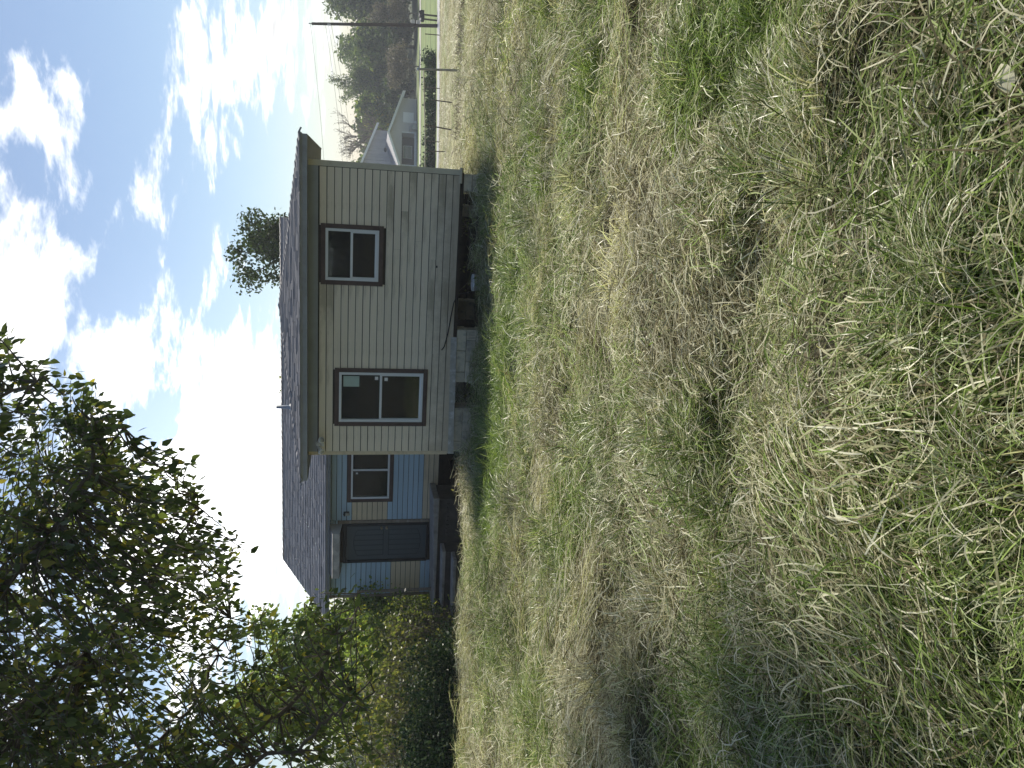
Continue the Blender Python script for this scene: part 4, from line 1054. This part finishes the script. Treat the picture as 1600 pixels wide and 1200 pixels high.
# --- thicket left of the house
TG = 'brush of the thicket beside the stoop'
px_tree('leafy_tree', 'light green leafy tree touching the far end of the roof', 440, 905, 48, 24, 4200, .15, M['leaf_light'], 411, crz=2.4, lumps_n=18, trunk_r=.1, lump=.36)
px_tree('leafy_tree', 'airy light green tree standing behind the brush thicket', 345, 1010, 85, 25, 7500, .15, M['leaf_light'], 412, crz=3.0, lumps_n=24, trunk_r=.12, lump=.32)
px_tree('leafy_tree', 'tall airy tree at the far end of the thicket, beyond the ivy', 275, 1140, 110, 23, 9500, .15, M['leaf_light'], 413, crz=3.4, lumps_n=26, trunk_r=.13, lump=.32)
px_tree('leafy_tree', 'tall airy tree outside the thicket on the side away from the house', 300, 1330, 110, 22, 3600, .16, M['leaf_light'], 414, crz=3.4, lumps_n=22, trunk_r=.13, lump=.34)
def brush(label, xt, ym, hw, D, seed, nst=34, n=1500, mat='leaf_brush', lsize=.085):
    """a twiggy shrub: many thin stems from one foot, sparse leaves"""
    tp = at_depth(xt, ym, D); zb = float(gz0(tp[0], D)); h = tp[2]-zb; rx = hw/FPX*D; rr = random.Random(seed); g_ = np.random.default_rng(seed)
    root = tag(empty('brush_shrub', (tp[0], D, zb-.05)), label, 'shrub', TG); mb = MB(); Q = []
    for i in range(nst):
        a = rr.uniform(0, 6.28); rd = rr.uniform(.1, 1)*rx; hh = h*rr.uniform(.55, 1.0); bx_, by_ = rr.gauss(0, rx*.3), rr.gauss(0, rx*.25)
        pts = [Vector((bx_, by_, 0)), Vector((bx_+.35*rd*math.cos(a), by_+.3*rd*math.sin(a), hh*.5)), Vector((bx_+.8*rd*math.cos(a), by_+.7*rd*math.sin(a), hh*.85)), Vector((bx_+1.1*rd*math.cos(a), by_+.8*rd*math.sin(a), hh*rr.uniform(.75, 1.0)))]
        mb.tube(pts, [.014, .010, .006, .003], 5, False)
        for k in range(5):
            s = rr.uniform(.3, 1)*3; j = min(2, int(s)); q = pts[j].lerp(pts[j+1], s-j); e = q+Vector((rr.gauss(0, .2), rr.gauss(0, .2), rr.uniform(-.05, .3)))
            mb.tube([q, q.lerp(e, .5)+Vector((0, 0, .03)), e], [.005, .004, .002], 4, False); Q += [q, e]
        Q += pts[1:]
    mb.build('stems', M['twig'], root); Q = np.array([q[:] for q in Q]); k = g_.integers(0, len(Q), n)
    tag(leaf_obj('foliage', Q[k]+g_.normal(0, .13, (n, 3)), g_.normal(size=(n, 3))+np.array([0, 0, -.6]), g_.normal(size=(n, 3)), lsize*g_.uniform(.6, 1.4, n), LEAF2, g_.random(n), M[mat], root), kind='stuff')
brush('tall twiggy brush shrub right next to the far corner of the blue wall', 535, 1003, 48, 19.5, 421, 60, 6000, 'leaf_light', .10)
brush('dense light green shrub tucked behind the far corner of the house', 505, 955, 42, 24, 429, 50, 5200, 'leaf_light', .13)
brush('low leafy shrub in front of the small white shed', 600, 962, 34, 22, 430, 40, 2600, 'leaf_light', .10)
brush('twiggy brown brush shrub between the stoop and the ivy mounds', 585, 1010, 55, 17.5, 422, 46, 1700)
brush('twiggy brown brush shrub behind the middle ivy mound', 545, 1090, 65, 17, 423, 50, 2200)
brush('twiggy brush shrub behind the last ivy mound', 520, 1180, 65, 16.5, 424, 50, 2200)
brush('brush shrub at the outer end of the thicket', 500, 1290, 70, 16, 425, 40, 1800)
brush('yellowish green sprawling shrub low beside the stoop end', 610, 975, 28, 18.2, 426, 24, 900, 'leaf_light', .075)
brush('lush green shrub between the airy trees and the brush', 470, 1120, 75, 20, 427, 44, 3600, 'leaf_light', .11)
brush('lush green shrub beyond the twiggy brush, nearer the house', 500, 1030, 60, 21, 428, 40, 3000, 'leaf_light', .11)
def ivy(label, lumps, seed, n):
    g_ = np.random.default_rng(seed); c0 = np.array(lumps[0][0][:2]); z0 = float(gz0(*c0)); root = tag(empty('ivy_mound', (c0[0], c0[1], z0)), label, 'shrub', 'dark ivy mounds of the thicket')
    L_ = []
    for (xy, r, h) in lumps:
        for q in range(7):
            dxy = g_.normal(0, r*.45, 2); hz_ = h*g_.uniform(.35, .85); zz = float(gz0(xy[0]+dxy[0], xy[1]+dxy[1]))-z0
            L_.append((np.array([xy[0]+dxy[0]-c0[0], xy[1]+dxy[1]-c0[1], zz+hz_*.55]), np.array([r*.55, r*.5, hz_*.55])))
    P, D_, N_, S_, R_ = blob_leaves(g_, L_, n, .075); tag(leaf_obj('foliage', P, D_, N_, S_, LEAF2, R_, M['leaf_ivy'], root), kind='stuff')
    mb = MB()
    for l in L_: mb.tube([(l[0][0]*.6, l[0][1]*.6, -.1), tuple(l[0]*np.array([.9, .9, .7])), tuple(l[0]+np.array([.05, 0, .1]))], [.02, .012, .006], 5, False)
    mb.build('stems', M['bark'], root)
def gp(x, y, D): p_ = at_depth(x, y, D); return (p_[0], D)
ivy('dark glossy ivy mound nearest the concrete stoop', [(gp(700, 990, 16.6), .65, 1.25), (gp(700, 1025, 16.2), .6, 1.1)], 431, 7000)
ivy('dark glossy ivy mound in the middle of the thicket', [(gp(700, 1075, 15.2), .8, 1.7), (gp(700, 1110, 14.8), .7, 1.55)], 432, 10000)
ivy('dark glossy ivy mound at the outer end of the thicket', [(gp(700, 1165, 14.2), .8, 1.7), (gp(700, 1200, 13.8), .7, 1.6)], 433, 10000)
ivy('dark glossy ivy mound past the thicket, in the shade of the tree', [(gp(700, 1280, 13.4), .9, 1.7)], 434, 6000)

# ------------------------------------------------------------------ the big tree on the left: trunk out of frame, drooping boughs
bt_xy = (-6.4, 6.4); bt_z = float(gz0(*bt_xy))
bt = tag(empty('shade_tree', (*bt_xy, bt_z)), 'large tree with heart shaped leaves drooping its boughs toward the house', 'tree')
BO = np.array([*bt_xy, bt_z])
def PXL(x, y, D): return Vector((at_depth(x, y, D)-BO).tolist())
MB().tube([(0, 0, -.3), (.05, .02, .8), (.12, .05, 2.2), (.1, .0, 3.6), (.3, .1, 5.2), (.5, .1, 6.6)], [.26, .2, .175, .16, .12, .06], 12).build('trunk', M['bark'], bt)
BOUGHS = [[(.12, .05, 2.6), PXL(240, 1290, 6.1), PXL(360, 1180, 6.0), PXL(453, 1100, 6.2), PXL(541, 996, 6.5), PXL(566, 925, 6.8)],
          [(.1, .0, 3.2), PXL(60, 1290, 6.5), PXL(203, 1190, 6.8), PXL(285, 1124, 7.0), PXL(330, 1040, 7.2), PXL(360, 970, 7.4)],
          [(.1, .0, 3.6), PXL(-60, 1240, 6.0), PXL(40, 1100, 5.8), PXL(158, 997, 5.7), PXL(240, 900, 5.8), PXL(310, 780, 6.0)],
          [(.15, .0, 4.2), PXL(-160, 1120, 5.6), PXL(-30, 960, 5.2), PXL(80, 830, 5.0), PXL(150, 710, 5.0), PXL(185, 660, 5.1)],
          [(.25, .05, 4.8), PXL(-260, 1000, 5.4), PXL(-140, 800, 5.0), PXL(-30, 660, 4.8), PXL(60, 580, 4.8)],
          [(.1, .0, 3.4), PXL(100, 1230, 7.8), PXL(170, 1110, 8.2), PXL(250, 980, 8.3), PXL(330, 860, 8.4)],
          [(.12, .05, 2.3), PXL(380, 1260, 5.4), PXL(470, 1170, 5.3), PXL(530, 1110, 5.4), PXL(580, 1080, 5.5)],
          [(.2, .05, 4.6), PXL(-200, 1200, 7.4), PXL(-60, 1000, 7.6), PXL(60, 850, 7.6), PXL(200, 740, 7.4)],
          [(.3, .1, 5.4), PXL(-420, 900, 6.4), PXL(-320, 700, 6.2), PXL(-200, 560, 6.0)]]
def spline(pts, n):
    P = np.array([p_[:] for p_ in pts]); k = len(P); out = []
    for i in range(k-1):
        p0, p1, p2, p3 = P[max(i-1, 0)], P[i], P[i+1], P[min(i+2, k-1)]
        for j in range(n):
            t_ = j/n; out.append(.5*((2*p1)+(-p0+p2)*t_+(2*p0-5*p1+4*p2-p3)*t_*t_+(-p0+3*p1-3*p2+p3)*t_**3))
    out.append(P[-1]); return np.array(out)
NODES = []
for i, b_ in enumerate(BOUGHS):
    s = spline(b_, 6); r0 = (.034, .032, .034, .034, .032, .026, .02, .028, .03)[i]
    s = s+np.random.default_rng(i).normal(0, .025, s.shape)*np.linspace(0, 1, len(s))[:, None]
    MB().tube([tuple(q) for q in s], list(np.linspace(r0, .006, len(s))), 7).build('bough', M['bark'], bt)
    for k in range(len(s)//4, len(s)): NODES.append((s[k], i))
NP = np.array([n_[0] for n_ in NODES])
# crown outline in photo pixels, used to choose where twigs end (distance from the boughs that carry them)
OUT = np.array([(-330, 470), (-150, 470), (-10, 505), (45, 545), (88, 560), (60, 600), (105, 590), (135, 575), (165, 632), (195, 655), (185, 700), (225, 712), (290, 692), (312, 745), (308, 795), (350, 815), (395, 860), (380, 900), (345, 930), (380, 960), (470, 930), (560, 905), (585, 960), (590, 1040), (600, 1130), (590, 1250), (420, 1330), (0, 1400), (-330, 1200)], float)
def inside(P, poly):
    x, y = P[:, 0], P[:, 1]; c_ = np.zeros(len(P), bool); j = len(poly)-1
    for i in range(len(poly)):
        xi, yi = poly[i]; xj, yj = poly[j]
        c_ ^= ((yi > y) != (yj > y)) & (x < (xj-xi)*(y-yi)/(yj-yi+1e-12)+xi); j = i
    return c_
g_ = np.random.default_rng(2024); cand = np.stack([g_.uniform(-330, 600, 6500), g_.uniform(470, 1400, 6500)], -1); cand = cand[inside(cand, OUT)]
low = (cand[:, 0] > 395) | ((cand[:, 0] > 330) & (cand[:, 1] > 1000)); cand = cand[~low | (g_.random(len(cand)) < .42)][:2800]
tw = MB(); LP = []; LD = []; LN = []; LS = []
for (px_, py_) in cand:
    D = g_.uniform(4.6, 8.2) if px_ < 380 else g_.uniform(5.2, 7.4)
    e = at_depth(px_, py_, D)-BO; j = int(np.argmin(np.linalg.norm(NP-e, axis=1)+np.where(NP[:, 2] < e[2]-.4, .6, 0))); s = NP[j]; ln = np.linalg.norm(e-s)
    if ln > 1.1:                     # keep twigs on their bough: pull the tip in along depth
        e = s+(e-s)*(1.1/ln)*g_.uniform(.8, 1.0)
        q = e+BO; d_ = q-CAM; uu = 600+FPX*(d_@CR)/(d_@_F); vv = 800-FPX*(d_@CU)/(d_@_F)
        if not inside(np.array([[vv, 1200-uu]]), OUT)[0]: continue
        ln = np.linalg.norm(e-s)
    m = (s+e)/2+np.array([0, 0, .10*ln])+g_.normal(0, .05, 3); pts = spline([s, m, e], 4)
    tw.tube([tuple(q) for q in pts], list(np.linspace(.007, .0025, len(pts))), 4, False)
    nl = int(6+ln*11); tt = g_.uniform(.25, 1.0, nl); ii = np.clip((tt*(len(pts)-1)).astype(int), 0, len(pts)-2); fr_ = tt*(len(pts)-1)-ii
    q = pts[ii]*(1-fr_[:, None])+pts[ii+1]*fr_[:, None]; td = unit(pts[-1]-pts[-3])
    LP.append(q+g_.normal(0, .03, (nl, 3))); LD.append(td[None]*.45+np.array([.18, 0, -.75])+g_.normal(0, .42, (nl, 3))); LN.append(g_.normal(0, .8, (nl, 3))+np.array([0, -.3, .6])); LS.append(g_.uniform(.042, .082, nl))
tw.build('twigs', M['bark'], bt)
LP = np.concatenate(LP); LD = unit(np.concatenate(LD)); LN = np.concatenate(LN); LS = np.concatenate(LS); LR = g_.random(len(LP))
# the 300 leaves that show largest are single objects, the rest one mesh
q = LP+BO-CAM; dep = q@_F; uu = 600+FPX*(q@CR)/dep; vv = 800-FPX*(q@CU)/dep
show = LS/dep*((uu > 5) & (uu < 1195) & (vv > 5)); big_ = np.argsort(-show)[:300]; rest = np.setdiff1d(np.arange(len(LP)), big_)
tag(leaf_obj('foliage', LP[rest], LD[rest], LN[rest], LS[rest], LEAF8, LR[rest], M['leaf_tree'], bt), kind='stuff')
lm = np_mesh('leaf', LEAF8[0], LEAF8[1]); lm.materials.append(M['leaf_tree_one'])
Xl = LD; Zl = unit(LN-Xl*np.sum(LN*Xl, -1, keepdims=True)); Yl = np.cross(Zl, Xl)
for k in big_:
    o_ = bpy.data.objects.new('leaf', lm); COL.objects.link(o_); o_.parent = bt; s = LS[k]
    o_.matrix_local = Matrix(((Xl[k][0]*s, Yl[k][0]*s, Zl[k][0]*s, LP[k][0]), (Xl[k][1]*s, Yl[k][1]*s, Zl[k][1]*s, LP[k][1]), (Xl[k][2]*s, Yl[k][2]*s, Zl[k][2]*s, LP[k][2]), (0, 0, 0, 1)))
print('tree leaves', len(LP))
# ------------------------------------------------------------------ beyond the field: pole, wires, mailboxes, fences, the neighbour's house
M['pole'] = material('dark_utility_pole_wood', (.075, .06, .055), .9, .2, 5.0)
M['wire'] = material('dark_wire', (.03, .03, .035), .6, .05)
M['post'] = material('pale_weathered_post', (.34, .32, .29), .85, .2, 6.0)
M['darkpost'] = material('dark_fence_post', (.12, .10, .085), .9, .2, 6.0)
M['mailbox'] = material('black_mailbox', (.02, .02, .022), .5, .1)
PB = at_depth(676, 39, 57); PT = at_depth(487, 37, 57); gzb = float(gz0(PB[0], 57)); H = PT[2]-gzb
pole = tag(empty('utility_pole', (PB[0], 57, gzb)), 'tall wooden utility pole beside the mailboxes across the road', 'utility pole')
lean = PT[0]-PB[0]
MB().tube([(0, 0, -.3), (lean*.5, 0, H*.5), (lean, 0, H)], [.13, .115, .095], 10).build('shaft', M['pole'], pole)
MB().lathe([(0, .22), (.035, .21), (.05, .14), (.03, .09), (.05, .04), (.025, 0)], 8, (lean, 0, H)).build('insulator', M['galv'], pole)
MB().box(lean-.06, lean+.06, -.2, -.1, H-1.35, H-1.1, .01).build('bracket', M['galv'], pole)
for zz in (1.3, 1.7): MB().box(-.12, .12, -.26, -.12, zz, zz+.28, .01).build('meter_box', M['galv'], pole)
for k, (z0, x1, y1, z1, sag) in enumerate([(H+.1, -14, 62, 4.6, 1.3), (H-.95, -14, 62, 3.6, 1.7), (H-1.15, -14, 62, 3.4, 1.9), (H-1.35, -14, 62, 3.1, 2.2)]):
    a = Vector((PB[0]+lean*z0/H, 57, gzb+z0)); b_ = Vector((x1, y1, z1)); pts = []
    for i in range(25):
        s = i/24; q = a.lerp(b_, s); q.z -= sag*4*s*(1-s); pts.append(tuple(q-a))
    o_ = MB().tube(pts, .010, 5).build('power_line', M['wire'], None, tuple(a))
    tag(o_, ['topmost thin power line running from the utility pole top', 'upper of the three sagging lines below the pole top', 'middle of the three sagging lines below the pole top', 'lowest of the three sagging lines below the pole top'][k], 'wire', 'lines strung from the utility pole')
p2x, p2y = -14, 62; z2 = float(gz0(p2x, p2y)); pl2 = tag(empty('utility_pole', (p2x, p2y, z2)), 'wooden utility pole hidden behind the house', 'utility pole')
MB().tube([(0, 0, -.3), (0, 0, 4.7-z2)], [.17, .12], 10).build('shaft', M['pole'], pl2)
def mailbox(x, y, D, hgt, wd, label):
    p_ = at_depth(x, y, D); zb = float(gz0(p_[0], D)); r = tag(empty('mailbox', (p_[0], D, zb)), label, 'mailbox')
    MB().box(-.05, .05, -.05, .05, -.2, hgt, .01).build('post', M['darkpost'], r)
    n = 8; pts = [(-wd, hgt), (wd, hgt), (wd, hgt+.18)]+[(wd*math.cos(a), hgt+.18+wd*math.sin(a)) for a in np.linspace(.2, math.pi-.2, n)]+[(-wd, hgt+.18)]
    MB().prism(pts, 1, -.28, .28).build('box', M['mailbox'], r); MB().box(wd, wd+.02, -.1, .0, hgt+.2, hgt+.36).build('flag', M['mailbox'], r)
mailbox(664, 23, 57.6, 1.0, .2, 'larger black mailbox on a post, away from the utility pole')
mailbox(664, 30, 57.6, .98, .11, 'smaller dark mailbox on a post, next to the utility pole')
# near fence: leaning posts with a top rail
fence = tag(empty('rail_fence', tuple([*ground_hit(722, 110), 0])), 'old fence of leaning thin posts with a pale top rail across the field', 'fence')
f0 = np.array([fence.location[0], fence.location[1], 0.0]); TOPS = []
for i, (xb, yb, xt, yt, r, mt) in enumerate([(722, 110, 655, 108, .042, 'post'), (711, 161, 674, 156, .024, 'darkpost'), (709, 204, 664, 195, .028, 'darkpost'), (700, 237, 667, 236, .024, 'darkpost'), (697, 290, 664, 288, .028, 'darkpost')]):
    xy = ground_hit(xb, yb); D = xy[1]; t_ = at_depth(xt, yt, D); zb = float(gz0(*xy)); v0 = np.array([xy[0], xy[1], zb-.1])-f0; v1 = t_-f0
    MB().tube([tuple(v0), tuple((v0+v1)/2), tuple(v1)], r, 8).build('post', M[mt], fence); TOPS.append((v0, v1))
    if i == 0: MB().lathe([(0, .1), (.05, .06), (.075, .0), (.06, -.02)], 10, tuple(v1)).build('post_cap', M['galv'], fence)
a = TOPS[0][1]-np.array([0, 0, .16]); b_ = TOPS[4][1]
MB().tube([tuple(a), tuple((a+b_)/2-np.array([0, 0, .03])), tuple(b_)], .022, 6).build('top_rail', M['post'], fence)
for hh in (.25, .5, .75):
    mb = MB(); pts = [tuple(v0*(1-hh)+v1*hh) for v0, v1 in (TOPS[0], TOPS[2], TOPS[4])]; mb.tube(pts, .004, 4); mb.build('strand', M['wire'], fence)
tangle = tag(empty('dead_brush', (*ground_hit(728, 100), float(gz0(*ground_hit(728, 100))))), 'low strip of brown dead brush at the foot of the pale fence post', 'brush')
rr = random.Random(4); mb = MB()
for i in range(420):
    x = rr.uniform(-2.6, 2.2); y = rr.gauss(0, .5)-.15*x; q = Vector((x, y, float(gz0(tangle.location[0]+x, tangle.location[1]+y))-tangle.location[2])); e = q+Vector((rr.gauss(0, .25), rr.gauss(0, .25), rr.uniform(.08, .4)))
    mb.tube([q, q.lerp(e, .5)+Vector((rr.gauss(0, .06), 0, .04)), e], [.009, .007, .003], 4, False)
mb.build('twigs', M['twig'], tangle)
# roadside wire fence
rf_ = tag(empty('wire_fence', (26, 52, float(gz0(26, 52)))), 'thin wire fence on slender metal posts along the near side of the road', 'fence')
tops = []
for xx in np.arange(2, 48, 3.6):
    yy = 52.0-.02*(xx-26); z = float(gz0(xx, yy)); q = np.array([xx-26, yy-52, z-float(gz0(26, 52))])
    MB().tube([tuple(q+np.array([0, 0, -.2])), tuple(q+np.array([random.uniform(-.05, .05), 0, 1.05]))], .03, 6).build('post', M['darkpost'], rf_); tops.append(q)
for hh in (.35, .68, 1.0):
    MB().tube([tuple(q+np.array([0, 0, hh])) for q in tops], .007, 4).build('strand', M['wire'], rf_)
# neighbour's house
M['nwall'] = material('pale_gray_siding', (.52, .50, .49), .7, .06, 1.0); M['nroof'] = material('gray_neighbour_roof', (.30, .30, .32), .85, .1, 1.0)
M['nboard'] = material('gray_vertical_siding', (.47, .45, .47), .75, .08, 1.0, objrand=.1); M['nwhite'] = material('white_trim_paint', (.80, .80, .80), .6, .03); M['ndark'] = material('dark_vent_and_porch_shade', (.10, .095, .095), .8, .1)
ND = 110.0; c0 = at_depth(652, 212, ND); nz = float(gz0(c0[0], ND)); nb = tag(empty('neighbor_house', (c0[0], ND, nz)), 'pale gray single storey house with white gable trim and a screened porch beyond the road', 'house')
def NX(y, D=ND): return at_depth(640, y, D)[0]-c0[0]
def NZ(x, y=212, D=ND): return at_depth(x, y, D)[2]-nz
hwid = 5.2; ez = NZ(627); pz = NZ(607)
pL, pR, pT, pBt = NX(258), NX(208), NZ(628), NZ(649)
mb = MB(); mb.box(-hwid, pL, 0, 9, -.6, ez).box(pR, hwid, 0, 9, -.6, ez).box(pL, pR, 0, .25, pT, ez+.01).box(pL, pR, 0, .25, -.6, pBt)
MB().box(pL, pR, 2.2, 2.4, -.6, ez).build('porch_back_wall', M['ndark'], nb)  # the porch's shade is put into this wall's dark colour
mb.build('wall', M['nwall'], nb); MB().prism([(-hwid, ez), (hwid, ez), (0, pz-.15)], 1, .0, .2).build('gable_wall', M['nwall'], nb)
for s in (-1, 1):
    MB().prism([(0, pz), (s*(hwid+.75), ez-.28), (s*(hwid+.75), ez-.14), (0, pz+.16)], 1, -.6, 9.2).build('roof_slope', M['nroof'], nb)
    MB().prism([(0, pz-.12), (s*(hwid+.8), ez-.42), (s*(hwid+.8), ez-.1), (0, pz+.2)], 1, -.68, -.602).build('rake_board', M['nwhite'], nb)
    MB().prism([(s*(hwid-.4), ez-.14), (s*(hwid+.8), ez-.5), (s*(hwid+.8), ez-.2)], 1, -.72, -.682).build('rake_return', M['nwhite'], nb)
pw = MB().box(NX(241), NX(221), 2.14, 2.2, NZ(646), NZ(632)).build('porch_window', M['nwhite'], nb); MB().box(NX(240), NX(222), 2.1, 2.139, NZ(645), NZ(633)).build('pane', M['glass'], pw)
MB().box(pL, pR, -.05, .0, pBt-.02, pBt+.12).box(pL-.1, pL, -.06, .02, -.3, pT).box(pR, pR+.14, -.06, .02, -.3, pT).build('porch_trim', M['nwhite'], nb)
for k in range(22):
    xx = pL+(pR-pL)*k/22; MB().box(xx, xx+.09, -.04, .0, -.35, pBt-.02).build('baluster', M['nwhite'], nb)
wn = MB().box(NX(192), NX(176), -.08, .0, NZ(646), NZ(629.5)).build('window', M['nwhite'], nb); MB().box(NX(191), NX(177), -.12, -.081, NZ(645), NZ(632)).build('blind', M['label'], wn)
MB().box(NX(204), NX(197), -.8, -.1, -.2, .75, .03).build('air_conditioner', M['galv'], nb); MB().lathe([(0, .12), (.3, .1), (.32, 0)], 14, (NX(202), -.3, NZ(640))).build('meter', M['galv'], nb)
MB().box(NX(194), NX(190), -.5, -.1, -.1, .45, .02).build('utility_box', M['nwhite'], nb)
# taller rear wing with vertical boards and an oval vent
D2 = ND+6; xr = NX(207, D2); e2z = NZ(587, 207, D2); cxx = NX(300, D2); p2z = NZ(549, 300, D2); slope = (p2z-e2z)/(xr-cxx)
rw = MB().prism([(cxx-(xr-cxx), -.6), (xr, -.6), (xr, e2z), (cxx, p2z), (cxx-(xr-cxx), e2z)], 1, 6.1, 12).build('rear_wall', M['nboard'], nb)
k = 0; x = xr
while x > cxx-2:
    x2 = x-.45; MB().prism([(x2, ez), (x-.03, ez), (x-.03, e2z+(xr-x+.03)*slope), (x2, e2z+(xr-x2)*slope)], 1, 6.02, 6.1).build('vertical_board', M['nboard'], rw); x -= .45
vt = MB().lathe([(0, .06), (.3, .05), (.36, 0)], 16).build('oval_vent', M['ndark'], rw, (NX(237, D2), 6.0, NZ(602, 237, D2))); vt.rotation_euler = (math.radians(90), 0, 0); vt.scale = (1, .6, 1)
for s in (-1, 1):
    xe = cxx+s*(xr-cxx+.9); MB().prism([(cxx, p2z), (xe, e2z-.9*slope), (xe, e2z-.9*slope+.14), (cxx, p2z+.15)], 1, 5.5, 12.3).build('roof_slope', M['nroof'], nb)
    MB().prism([(cxx, p2z-.1), (xe, e2z-.9*slope-.14), (xe, e2z-.9*slope+.2), (cxx, p2z+.2)], 1, 5.4, 5.49).build('rake_board', M['nwhite'], nb)
# white shed far behind the thicket
p = at_depth(640, 965, 32); sz = float(gz0(p[0], 32)); sh = tag(empty('shed', (p[0], 32, sz)), 'small white shed glimpsed through the brush beyond the stoop', 'shed')
zt = at_depth(594, 965, 32)[2]-sz
MB().box(-.5, .5, 0, 2.4, -.4, zt).build('wall', M['nwhite'], sh); MB().prism([(-.65, zt), (.65, zt), (0, zt+.35)], 1, -.15, 2.55).build('roof', M['nroof'], sh); MB().box(-.3, .3, -.04, 0, 0, zt-.25).build('door', M['nwall'], sh)
# ------------------------------------------------------------------ small things by the house
p = house_pt(3.22, .05, 0); zb = float(gz(p[0], p[1])); bk = tag(empty('bucket', (p[0], p[1], zb-.02)), 'dirty white plastic bucket standing in the crawl space opening', 'bucket')
b1 = MB().lathe([(0, .01), (.12, .01), (.125, .02), (.145, .30), (.155, .30), (.155, .33), (.143, .33), (.118, .03), (0, .03)], 18).build('pail', M['whiteplastic'], bk)
MB().tube([(.155*math.cos(a), -.02-.06*math.sin(a), .31-.14*math.sin(a)) for a in np.linspace(0, math.pi, 9)], .004, 5).build('bail_handle', M['galv'], bk)
q = house_pt(1.24, -.25, 0); zb = float(gz(q[0], q[1])); pp = tag(empty('drain_pipe', (q[0], q[1], zb+.03)), 'white plastic pipe end poking out between the two block piers', 'pipe')
b_ = house_pt(1.12, 1.6, 0); dv = Vector((b_[0]-q[0], b_[1]-q[1], .05))
MB().tube([(0, 0, 0), tuple(dv)], .05, 12).build('pipe', M['whiteplastic'], pp); MB().tube([tuple(-dv.normalized()*.02), tuple(dv.normalized()*.09)], .062, 12).build('coupling', M['whiteplastic'], pp)
q = house_pt(4.0, .35, 0); zb = float(gz(q[0], q[1])); pk = tag(MB().box(-.75, .75, -.07, .07, 0, .10, .006).build('plank', M['darkwood'], None, (q[0], q[1], zb)), 'dark plank lying on the dirt at the edge of the crawl space', 'plank'); pk.rotation_euler = (0, 0, -HA-.05)
for i, (lx, ly, s, lab) in enumerate([(3.35, .25, .5, 'sprawling weed growing beside the white bucket'), (4.2, 1.5, .6, 'weed clump growing deep under the cream wall'), (1.05, .25, .35, 'dry tangle of weeds between the two block piers'), (-.5, .6, .45, 'weeds at the shaded corner beside the gray block pier')]):
    q = house_pt(lx, ly, 0); zb = float(gz0(q[0], q[1])); g_ = np.random.default_rng(500+i); wd = tag(empty('weed', (q[0], q[1], zb)), lab, 'plant'); mb = MB(); Q = []
    for k in range(9):
        e = np.array([g_.normal(0, s*.5), g_.normal(0, s*.4), s*g_.uniform(.5, 1.1)]); mb.tube([(0, 0, -.05), tuple(e*np.array([.3, .3, .6])), tuple(e)], [.006, .005, .002], 4, False)
        for t_ in np.linspace(.3, 1, 6): Q.append(e*np.array([t_**1.6, t_**1.6, t_]))
    mb.build('stems', M['twig'], wd); Q = np.array(Q); leaf_obj('foliage', Q, g_.normal(size=Q.shape), g_.normal(size=Q.shape)+np.array([0, 0, 1]), g_.uniform(.05, .1, len(Q)), LEAF2, g_.random(len(Q)), M['leaf_brush'], wd)
p = ground_hit(735, 968); tg = MB(); rr = random.Random(2); z0 = float(gz(p[0], p[1]))
tg.tube([(-.32, .1, .02), (-.15, .0, .12), (.0, -.05, .10), (.22, -.1, .2), (.42, -.2, .14)], [.011, .01, .009, .007, .003], 5); tg.tube([(.0, -.05, .10), (.05, -.2, .06), (.16, -.4, .04)], [.007, .005, .002], 5); tg.tube([(-.15, 0, .12), (-.05, -.02, .3), (.05, .05, .42)], [.006, .004, .002], 5)
tag(tg.build('fallen_branch', M['paletwig'], None, (p[0], p[1], z0)), 'pale dead branch lying in the grass at the foot of the stoop', 'branch')
# ------------------------------------------------------------------ the air
hzm = bpy.data.materials.new('haze_air'); hzm.use_nodes = True; t = NT(hzm.node_tree); t.n.clear()
pv = t.add('ShaderNodeVolumePrincipled'); pv.inputs['Color'].default_value = (.86, .92, 1.0, 1); pv.inputs['Density'].default_value = .0009; pv.inputs['Anisotropy'].default_value = .25
o = t.add('ShaderNodeOutputMaterial'); t.link(pv.outputs[0], o.inputs['Volume'])
zlo = float(GZ.min())-1.0
hb = MB().box(-700, 700, -700, 700, zlo, 24.0).build('haze', hzm); tag(hb, 'thin pale haze filling the air over the field', 'haze', kind='stuff')
